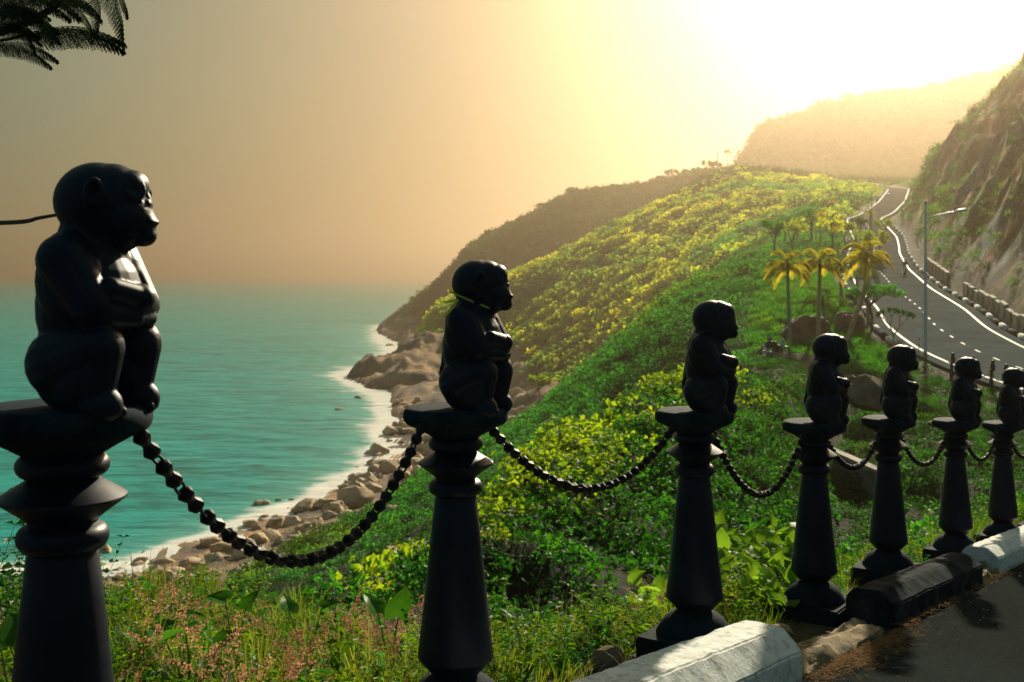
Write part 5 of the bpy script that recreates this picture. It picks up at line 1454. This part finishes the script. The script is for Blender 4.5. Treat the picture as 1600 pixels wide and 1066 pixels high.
palm(1315, 480, 92, [(1314, 450)], (1312, 425), 32, 12, 'palmgreen', 'green palm between the straight and the leaning palms', PG, .16)
palm(1358, 520, 83, [(1356, 480)], (1357, 432), 30, 12, 'palmgreen', 'green palm close behind the leaning palm', PG, .14)
palm(1340, 470, 100, [(1339, 440)], (1338, 410), 26, 11, 'palmgreen', 'green palm standing farther back near the road bend', PG, .14)

def tree(px, pyb, Y, hpx, wpx, label, group, mat_leaf, seed, flatc=.6, nlimb=5, nclump=26, leaf=.30, bare=0.0, name='tree', base=.35, nleaf=46):
    g = random.Random(seed); b0 = W(px, pyb, Y); H_ = hpx / F * Y; Wd = wpx / F * Y / 2
    e = empty(name, b0); tag(e, label, 'tree', group)
    bm = bmesh.new(); fork = Vector((g.uniform(-.1, .1) * H_, 0, H_ * base))
    tube_bm(bm, catmull([(0, 0, -.5), (0, 0, 0), fork * .5 + Vector((.03 * H_, 0, 0)), fork], 4), [H_ * .022 + .04] * 12 + [H_ * .016 + .03], 8)
    me = bm_mesh('trunk', bm); me.materials.append(M['bark']); link('trunk', me, e)
    tips = []
    for k in range(nlimb):
        a = k * 2.4 + g.uniform(-.3, .3); rr_ = Wd * g.uniform(.45, .85)
        tip = Vector((math.cos(a) * rr_, math.sin(a) * rr_, H_ * g.uniform(base + .3, .92)))
        bm = bmesh.new(); cs = catmull([fork, fork.lerp(tip, .5) + Vector((0, 0, .06 * H_)), tip], 5); n = len(cs)
        tube_bm(bm, cs, [max(.02, (H_ * .012 + .02) * (1 - .8 * i / n)) for i in range(n)], 6)
        me = bm_mesh('limb', bm); me.materials.append(M['bark']); link('limb', me, e); tips.append(tip)
    V = []; Fc = []
    for k in range(nclump):
        if k < nlimb * 2: c = tips[k % nlimb] + rv(g, .10 * Wd)
        else:
            a = g.random() * 6.283; r_ = Wd * math.sqrt(g.random()) * .95; c = Vector((math.cos(a) * r_, math.sin(a) * r_, H_ * (base + .22 + (1 - base - .25) * (1 - (r_ / Wd) ** 2 * .5) * g.uniform(.5, 1))))
        cr = Wd * g.uniform(.20, .38)
        for q in range(nleaf):
            d = rv(g).normalized(); p = c + Vector((d.x * cr, d.y * cr, d.z * cr * flatc)) * g.uniform(.5, 1)
            leafquad(V, Fc, p, rv(g), (d + Vector((0, 0, .6)) + rv(g, .4)).normalized(), leaf * g.uniform(.6, 1.3), leaf * .55)
    me = mesh_np('crown', V, Fc, False); me.materials.append(mat_leaf); link('crown', me, e)
    return e
tree(1362, 512, 80, 66, 88, 'low umbrella-shaped tree spreading over the road edge', PG, M['leaf_mid'], 3, .35, 6, 24, .22, name='umbrella_tree', base=.5)
bt = [(1205, 398, 140, 62, 40), (1240, 392, 150, 54, 44), (1262, 380, 165, 66, 48), (1296, 388, 150, 58, 40), (1225, 372, 185, 40, 40), (1320, 384, 160, 50, 34), (1342, 372, 180, 40, 30)]
BLb = ['hazy tree at the left end of the line behind the palms', 'hazy tree behind the left sunlit palm', 'tall hazy tree behind the gap between two sunlit palms', 'hazy tree behind the leaning palm', 'small hazy tree high on the slope behind the palms', 'hazy tree beside the far road bend', 'small hazy tree nearest the far road bend']
for k, (px, pyb, Y, hp, wp) in enumerate(((1372, 402, 138, 46, 34), (1350, 405, 128, 48, 38), (1382, 366, 186, 30, 30))):
    tree(px, pyb + 4, Y, hp, wp, ['small leafy tree at the inner side of the road bend', 'leafy tree behind the leaning palm crown near the bend', 'leafy tree where the far road disappears'][k], 'trees at the road bend', M['leaf_far'], 120 + k, .8, 4, 20, .3, nleaf=40, base=.2)
for k, (px, pyb, Y, hp, wp) in enumerate(bt):
    tree(px, pyb + 6, Y, hp, wp, BLb[k], 'hazy trees behind the park', M['leaf_far'] if k % 2 else M['leaf_mid'], 20 + k, .8, 4, 16, .38, nleaf=34)
# palms far behind
for k, (px, pyb, Y, pyt, cr) in enumerate([(1247, 395, 170, 352, 16), (1283, 390, 160, 340, 17), (1308, 386, 175, 345, 14), (1360, 372, 190, 335, 13), (1333, 350, 260, 318, 10), (1300, 345, 280, 316, 9), (1275, 350, 270, 318, 9)]):
    palm(px, pyb + 4, Y, [(px - 1, (pyb + pyt) / 2)], (px, pyt), cr, 10, 'palmleaf' if k % 2 else 'palmgreen',
         ['hazy palm directly above the left sunlit palm', 'tall hazy palm above the straight sunlit palm', 'hazy palm left of the leaning palm crown', 'hazy palm at the inside of the far bend', 'tiny pale palm by the far upper road', 'tiny pale palm on the bright upper slope', 'tiny pale palm left on the bright upper slope'][k], 'hazy palms behind the park', .13)
# ridge skyline: palm, masts, bumps
palm(1136, 262, 640, [], (1136, 238), 9, 9, 'palmgreen', 'tiny palm on the skyline of the headland', None, .3)
for k, (px, t_) in enumerate(((1121, 236), (1148, 232), (1153, 228))):
    b0 = W(px, 266, 640); bm = bmesh.new(); tube_bm(bm, [(0, 0, -4), (0, 0, (266 - t_) / F * 640)], .22, 6); me = bm_mesh('mast', bm); me.materials.append(M['lamp'])
    tag(link('mast', me, loc=b0), ['thin mast left of the skyline palm', 'thin mast just right of the skyline palm', 'tallest thin mast on the headland skyline'][k], 'mast')
sk = [(742, 384, 740), (765, 366, 742), (800, 350, 748), (850, 322, 755), (893, 302, 760), (930, 296, 757), (960, 293, 754), (1000, 287, 750), (1048, 273, 728), (1075, 271, 715), (1105, 262, 700), (1118, 260, 690), (1090, 266, 705), (1033, 278, 735)]
for k, (px, py, Y) in enumerate(sk):
    tree(px, py + 6, Y, [14, 10, 9, 10, 14, 10, 9, 8, 13, 11, 15, 13, 9, 9][k], [18, 16, 20, 22, 20, 18, 24, 20, 22, 20, 22, 18, 20, 18][k], 'dark round tree on the headland skyline, ' + ['first', 'second', 'third', 'fourth', 'fifth', 'sixth', 'seventh', 'eighth', 'tenth', 'eleventh', 'thirteenth', 'fourteenth', 'twelfth', 'ninth'][k] + ' up from the sea', 'trees along the headland skyline', M['leaf_dark'], 50 + k, .8, 3, 12, 1.3, nleaf=26, base=.2)
# yellow tree on the lower far slope
tree(843, 616, 215, 32, 34, 'small bright yellow tree at the foot of the far slope', None, M['leaf_sunlit_yellow'], 91, .8, 4, 18, .5, base=.2)

# frangipani with bare forks
X = (1396 - 800) / F * 71.5; b0 = Vector((X, 71.5, tz1(X, 71.5))); e = empty('frangipani', b0); tag(e, 'small bare-forked frangipani at the park corner before the road', 'tree')
bm = bmesh.new(); tips = []
def fork_(p, d, L, r, n):
    q_ = p + d * L; tube_bm(bm, [p, q_], [r, r * .75], 6)
    if n == 0: tips.append(q_); return
    for s in (-1, 1):
        dd = (d + Vector((s * .5, rnd.uniform(-.3, .3), .12))).normalized(); fork_(q_, dd, L * .78, r * .72, n - 1)
fork_(Vector((0, 0, -.2)), Vector((.02, 0, 1)), .95, .07, 3)
me = bm_mesh('branches', bm); me.materials.append(M['trunk']); link('trunk', me, e)
V = []; Fc = []; g_ = random.Random(3)
for tpt in tips:
    for k in range(26): leafquad(V, Fc, tpt, rv(g_) + Vector((0, 0, .4)), rv(g_).normalized(), .28, .09)
me = mesh_np('leaves', V, Fc, False); me.materials.append(M['leaf_dark']); link('crown', me, e)

# ---- motorbikes and rider
def motorbike(loc, rz, label, parked=True):
    e = empty('motorbike', loc, rz); tag(e, label, 'motorbike', None)
    for x in (-.62, .62):
        bm = bmesh.new(); ring = [(x + .24 * math.cos(t), 0, .29 + .24 * math.sin(t)) for t in np.linspace(0, 2 * math.pi, 25)]; tube_bm(bm, ring, .05, 8, False)
        me = bm_mesh('tyre', bm); me.materials.append(M['dark']); w = link('wheel', me, e)
        bm = bmesh.new(); bmesh.ops.create_cone(bm, cap_ends=True, segments=16, radius1=.06, radius2=.06, depth=.14, matrix=Matrix.Translation((x, 0, .29)) @ Matrix.Rotation(R(90), 4, 'X'))
        for t in np.linspace(0, math.pi, 4)[:-1]: tube_bm(bm, [(x - .2 * math.cos(t), 0, .29 - .2 * math.sin(t)), (x + .2 * math.cos(t), 0, .29 + .2 * math.sin(t))], .012, 5)
        me = bm_mesh('hub', bm, False); me.materials.append(M['lampwhite']); link('hub', me, w)
    def part(nm, fn, mt):
        bm = bmesh.new(); fn(bm); me = bm_mesh(nm, bm); me.materials.append(M[mt]); link(nm, me, e)
    part('body', lambda b: (ell(b, (-.25, 0, .62), (.42, .13, .17), (0, R(-6), 0), 14), ell(b, (.12, 0, .50), (.26, .12, .15), seg=12), ell(b, (.0, 0, .34), (.22, .13, .13), seg=12)), 'dark')
    part('seat', lambda b: ell(b, (-.22, 0, .80), (.40, .13, .065), (0, R(-3), 0), 14), 'dark')
    part('front_shield', lambda b: ell(b, (.43, 0, .62), (.07, .20, .30), (0, R(-18), 0), 14), 'white')
    part('fork', lambda b: tube_bm(b, [(.62, 0, .29), (.42, 0, .95)], .03, 8), 'dark')
    part('handlebar', lambda b: tube_bm(b, catmull([(.36, -.33, .98), (.42, -.12, 1.0), (.42, .12, 1.0), (.36, .33, .98)], 5), .02, 6), 'dark')
    part('headlight', lambda b: ell(b, (.50, 0, .90), (.07, .09, .08), seg=12), 'white')
    part('rear_mudguard', lambda b: ell(b, (-.64, 0, .55), (.22, .06, .08), (0, R(25), 0), 12), 'white')
    part('exhaust', lambda b: capsule(b, (-.75, -.14, .33), (-.1, -.14, .26), .045, .03, 8), 'lampwhite')
    for s in (-1, 1): part('mirror', lambda b, s=s: (tube_bm(b, [(.38, .25 * s, .98), (.36, .30 * s, 1.14)], .009, 5), ell(b, (.35, .31 * s, 1.16), (.02, .05, .035), seg=8)), 'dark')
    return e
Y = 62.6; X = (1211 - 800) / F * Y; park_z = tz1(X, Y) + .02
motorbike((X, Y, park_z), R(12), 'dark motorbike with white mudguard parked left of the sunlit palms')
bm = bmesh.new(); ell(bm, (0, 0, 0), (.16, .12, .14), seg=14); me = bm_mesh('helmet', bm); me.materials.append(M['pinkcloth'])
tag(link('helmet', me, loc=(X - .30, Y, park_z + 1.0)), 'pink helmet lying on the seat of the parked motorbike', 'helmet')
# bare earth under the bike and palm
def person_rider(loc, rz):
    e = empty('person', loc, rz); tag(e, 'motorbike rider in dark clothes and dark helmet on the lower road', 'person')
    Vv = [(0, 0, .82), (0.02, 0, 1.05), (.08, 0, 1.30), (.10, 0, 1.42), (.12, 0, 1.52), (.13, 0, 1.60),
          (.08, .19, 1.34), (.22, .27, 1.14), (.40, .26, 1.02), (.08, -.19, 1.34), (.22, -.27, 1.14), (.40, -.26, 1.02),
          (.02, .11, .80), (.36, .17, .74), (.30, .16, .36), (.40, .16, .30), (.02, -.11, .80), (.36, -.17, .74), (.30, -.16, .36), (.40, -.16, .30)]
    E = [(0, 1), (1, 2), (2, 3), (3, 4), (4, 5), (2, 6), (6, 7), (7, 8), (2, 9), (9, 10), (10, 11), (0, 12), (12, 13), (13, 14), (14, 15), (0, 16), (16, 17), (17, 18), (18, 19)]
    rad = [.15, .145, .16, .06, .075, .09, .075, .05, .04, .075, .05, .04, .11, .075, .05, .045, .11, .075, .05, .045]
    me = bpy.data.meshes.new('body'); me.from_pydata(Vv, E, []); o = bpy.data.objects.new('body', me); C.objects.link(o)
    sk_ = o.modifiers.new('s', 'SKIN'); o.modifiers.new('u', 'SUBSURF').levels = 2
    for v, r_ in zip(me.skin_vertices[0].data, rad): v.radius = (r_, r_)
    me.skin_vertices[0].data[0].use_root = True
    dg = bpy.context.evaluated_depsgraph_get(); res = bpy.data.meshes.new_from_object(o.evaluated_get(dg)); bpy.data.objects.remove(o)
    for p in res.polygons: p.use_smooth = True
    res.materials.clear(); res.materials.append(M['cloth']); link('body', res, e)
    bm = bmesh.new(); ell(bm, (.13, 0, 1.63), (.14, .13, .15), seg=14); me = bm_mesh('helmet', bm); me.materials.append(M['dark']); link('helmet', me, e)
    bm = bmesh.new(); ell(bm, (.235, 0, 1.60), (.03, .08, .06), seg=10); me = bm_mesh('face', bm); me.materials.append(M['skin']); link('face', me, e)
    for s in (-1, 1):
        bm = bmesh.new(); ell(bm, (.41, .26 * s, 1.01), (.05, .035, .03), seg=8)
        for k in range(4): capsule(bm, (.43, (.245 + .018 * k) * s, 1.02), (.455, (.245 + .018 * k) * s, .985), .010, .009, 6, 4)
        me = bm_mesh('hand', bm); me.materials.append(M['skin']); link('hand', me, e)
Yr = 122.0; c, r = road_frame(Yr); p = c + r * 2.2; sl = math.atan2(-1, -roadslope(Yr))
motorbike(p, sl, 'dark motorbike being ridden down the lower road'); person_rider(p, sl)

# ================================================================== FEATHERY TREE AT THE TOP LEFT
tr = empty('flame_tree', (-3.7, 5.6, tz1(-3.7, 5.6))); tag(tr, 'feathery-leaved tree whose dark branches reach in above the largest bollard', 'tree')
g = random.Random(12)
def ferny(seed):
    g = random.Random(seed); V = []; Fc = []
    L = .42
    rach = [Vector((L * t, 0, .05 * math.sin(t * 2.2) - .10 * t ** 2.2)) for t in np.linspace(0, 1, 19)]
    for a, b_ in zip(rach, rach[1:]):
        i = len(V); s = Vector((0, 0, .0018)); V += [a - s, a + s, b_ + s, b_ - s]; Fc += [(i, i + 1, i + 2), (i, i + 2, i + 3)]
    for k in range(1, 19):
        p = rach[k]; t = k / 18; pl = .105 * math.sin(math.pi * min(1, .25 + t * .72)) ** .7
        for s in (-1, 1):
            d = Vector((.45 + .3 * t, s * .55, -.75 + g.uniform(-.15, .1))).normalized()
            for q in range(15):
                pp = p + d * pl * (q + 1) / 15 + Vector((0, 0, -.012 * (q / 15) ** 2))
                for s2 in (-1, 1):
                    side = d.cross(Vector((0, s, .6))).normalized() * s2 + d * .45
                    leafquad(V, Fc, pp, side, Vector((0, s, .6)).normalized(), .0135, .0055, .05)
            i = len(V); w = Vector((0, 0, .0009)); V += [p - w, p + w, p + d * pl + w, p + d * pl - w]; Fc += [(i, i + 1, i + 2), (i, i + 2, i + 3)]
    me = mesh_np('feather_leaf', V, Fc, False); me.materials.append(M['feather']); return me
FL = [ferny(k) for k in range(3)]
b0 = tr.location
bm = bmesh.new(); tube_bm(bm, catmull([(0, 0, -.3), (.03, 0, .8), (-.05, .05, 1.7), (.0, 0, 2.6), (.1, 0, 3.6)], 6), [.11] * 8 + [.09] * 8 + [.07] * 9, 12)
me = bm_mesh('trunk', bm); me.materials.append(M['bark']); link('trunk', me, tr)
def branch(pts, r0, r1):
    cs = catmull([Vector(p) - b0 for p in pts], 6); n = len(cs); bm = bmesh.new(); tube_bm(bm, cs, [r0 + (r1 - r0) * i / (n - 1) for i in range(n)], 8)
    me = bm_mesh('branch', bm); me.materials.append(M['bark']); link('branch', me, tr)
TB = Vector((-3.65, 5.6, b0.z + 2.4))
branch([TB, W(-150, 80, 5.3), W(-40, 58, 5.1), (W(35, 38, 5.0)), W(95, 3, 5.0), W(130, -40, 5.0)], .035, .008)
branch([W(-150, 80, 5.3), W(-60, 72, 5.1), W(10, 62, 5.0), W(52, 52, 5.0)], .012, .005)
branch([TB, W(-150, 30, 5.3), W(-60, -10, 5.1), W(40, -60, 5.0)], .03, .01)
branch([W(90, 6, 5.0), W(118, 8, 4.95), W(145, 22, 4.9), W(160, 40, 4.9)], .005, .002)
def fl(px, py, Y, ang, s, k, roll=0.0):
    o = link('feather_leaf', FL[k % 3], tr, loc=W(px, py, Y) - b0); o.rotation_euler = (roll, -ang, 0); o.scale = (s, s, s)
fl(48, 52, 5.0, R(2), .95, 0); fl(50, 50, 5.02, R(-3), .93, 1, .3)
fl(-8, 66, 5.0, R(-8), .66, 1); fl(-10, 68, 5.0, R(-14), .62, 2, .2)
fl(150, -40, 5.0, R(-60), .75, 2); fl(140, -35, 5.0, R(-75), .6, 0); fl(160, -38, 5.0, R(-50), .5, 0)
for k, (px, py, a, s) in enumerate([(-30, 20, -5, .8), (-20, -5, 5, .9), (0, 5, -25, .7), (40, 10, -35, .4), (30, -20, -10, .8), (-60, 40, 0, .8), (10, 30, -40, .45), (60, 25, -55, .35), (-10, 45, -10, .5), (80, -20, -25, .6), (45, -30, 15, .7), (0, -25, -15, .9), (-70, 0, -5, .9), (-40, 5, -20, .7), (-15, 12, -2, .6), (5, -8, -12, .7), (100, 0, -40, .45)]):
    fl(px, py, 5.0 + .08 * math.sin(k * 2), R(a), s, k, .3 * math.sin(k))
# thin twig reaching behind the largest monkey's head
branch([TB - Vector((0, 0, .6)), W(-220, 355, 3.6), W(-60, 350, 2.9), W(30, 347, 2.55), W(60, 341, 2.5), W(100, 334, 2.45)], .008, .0035)
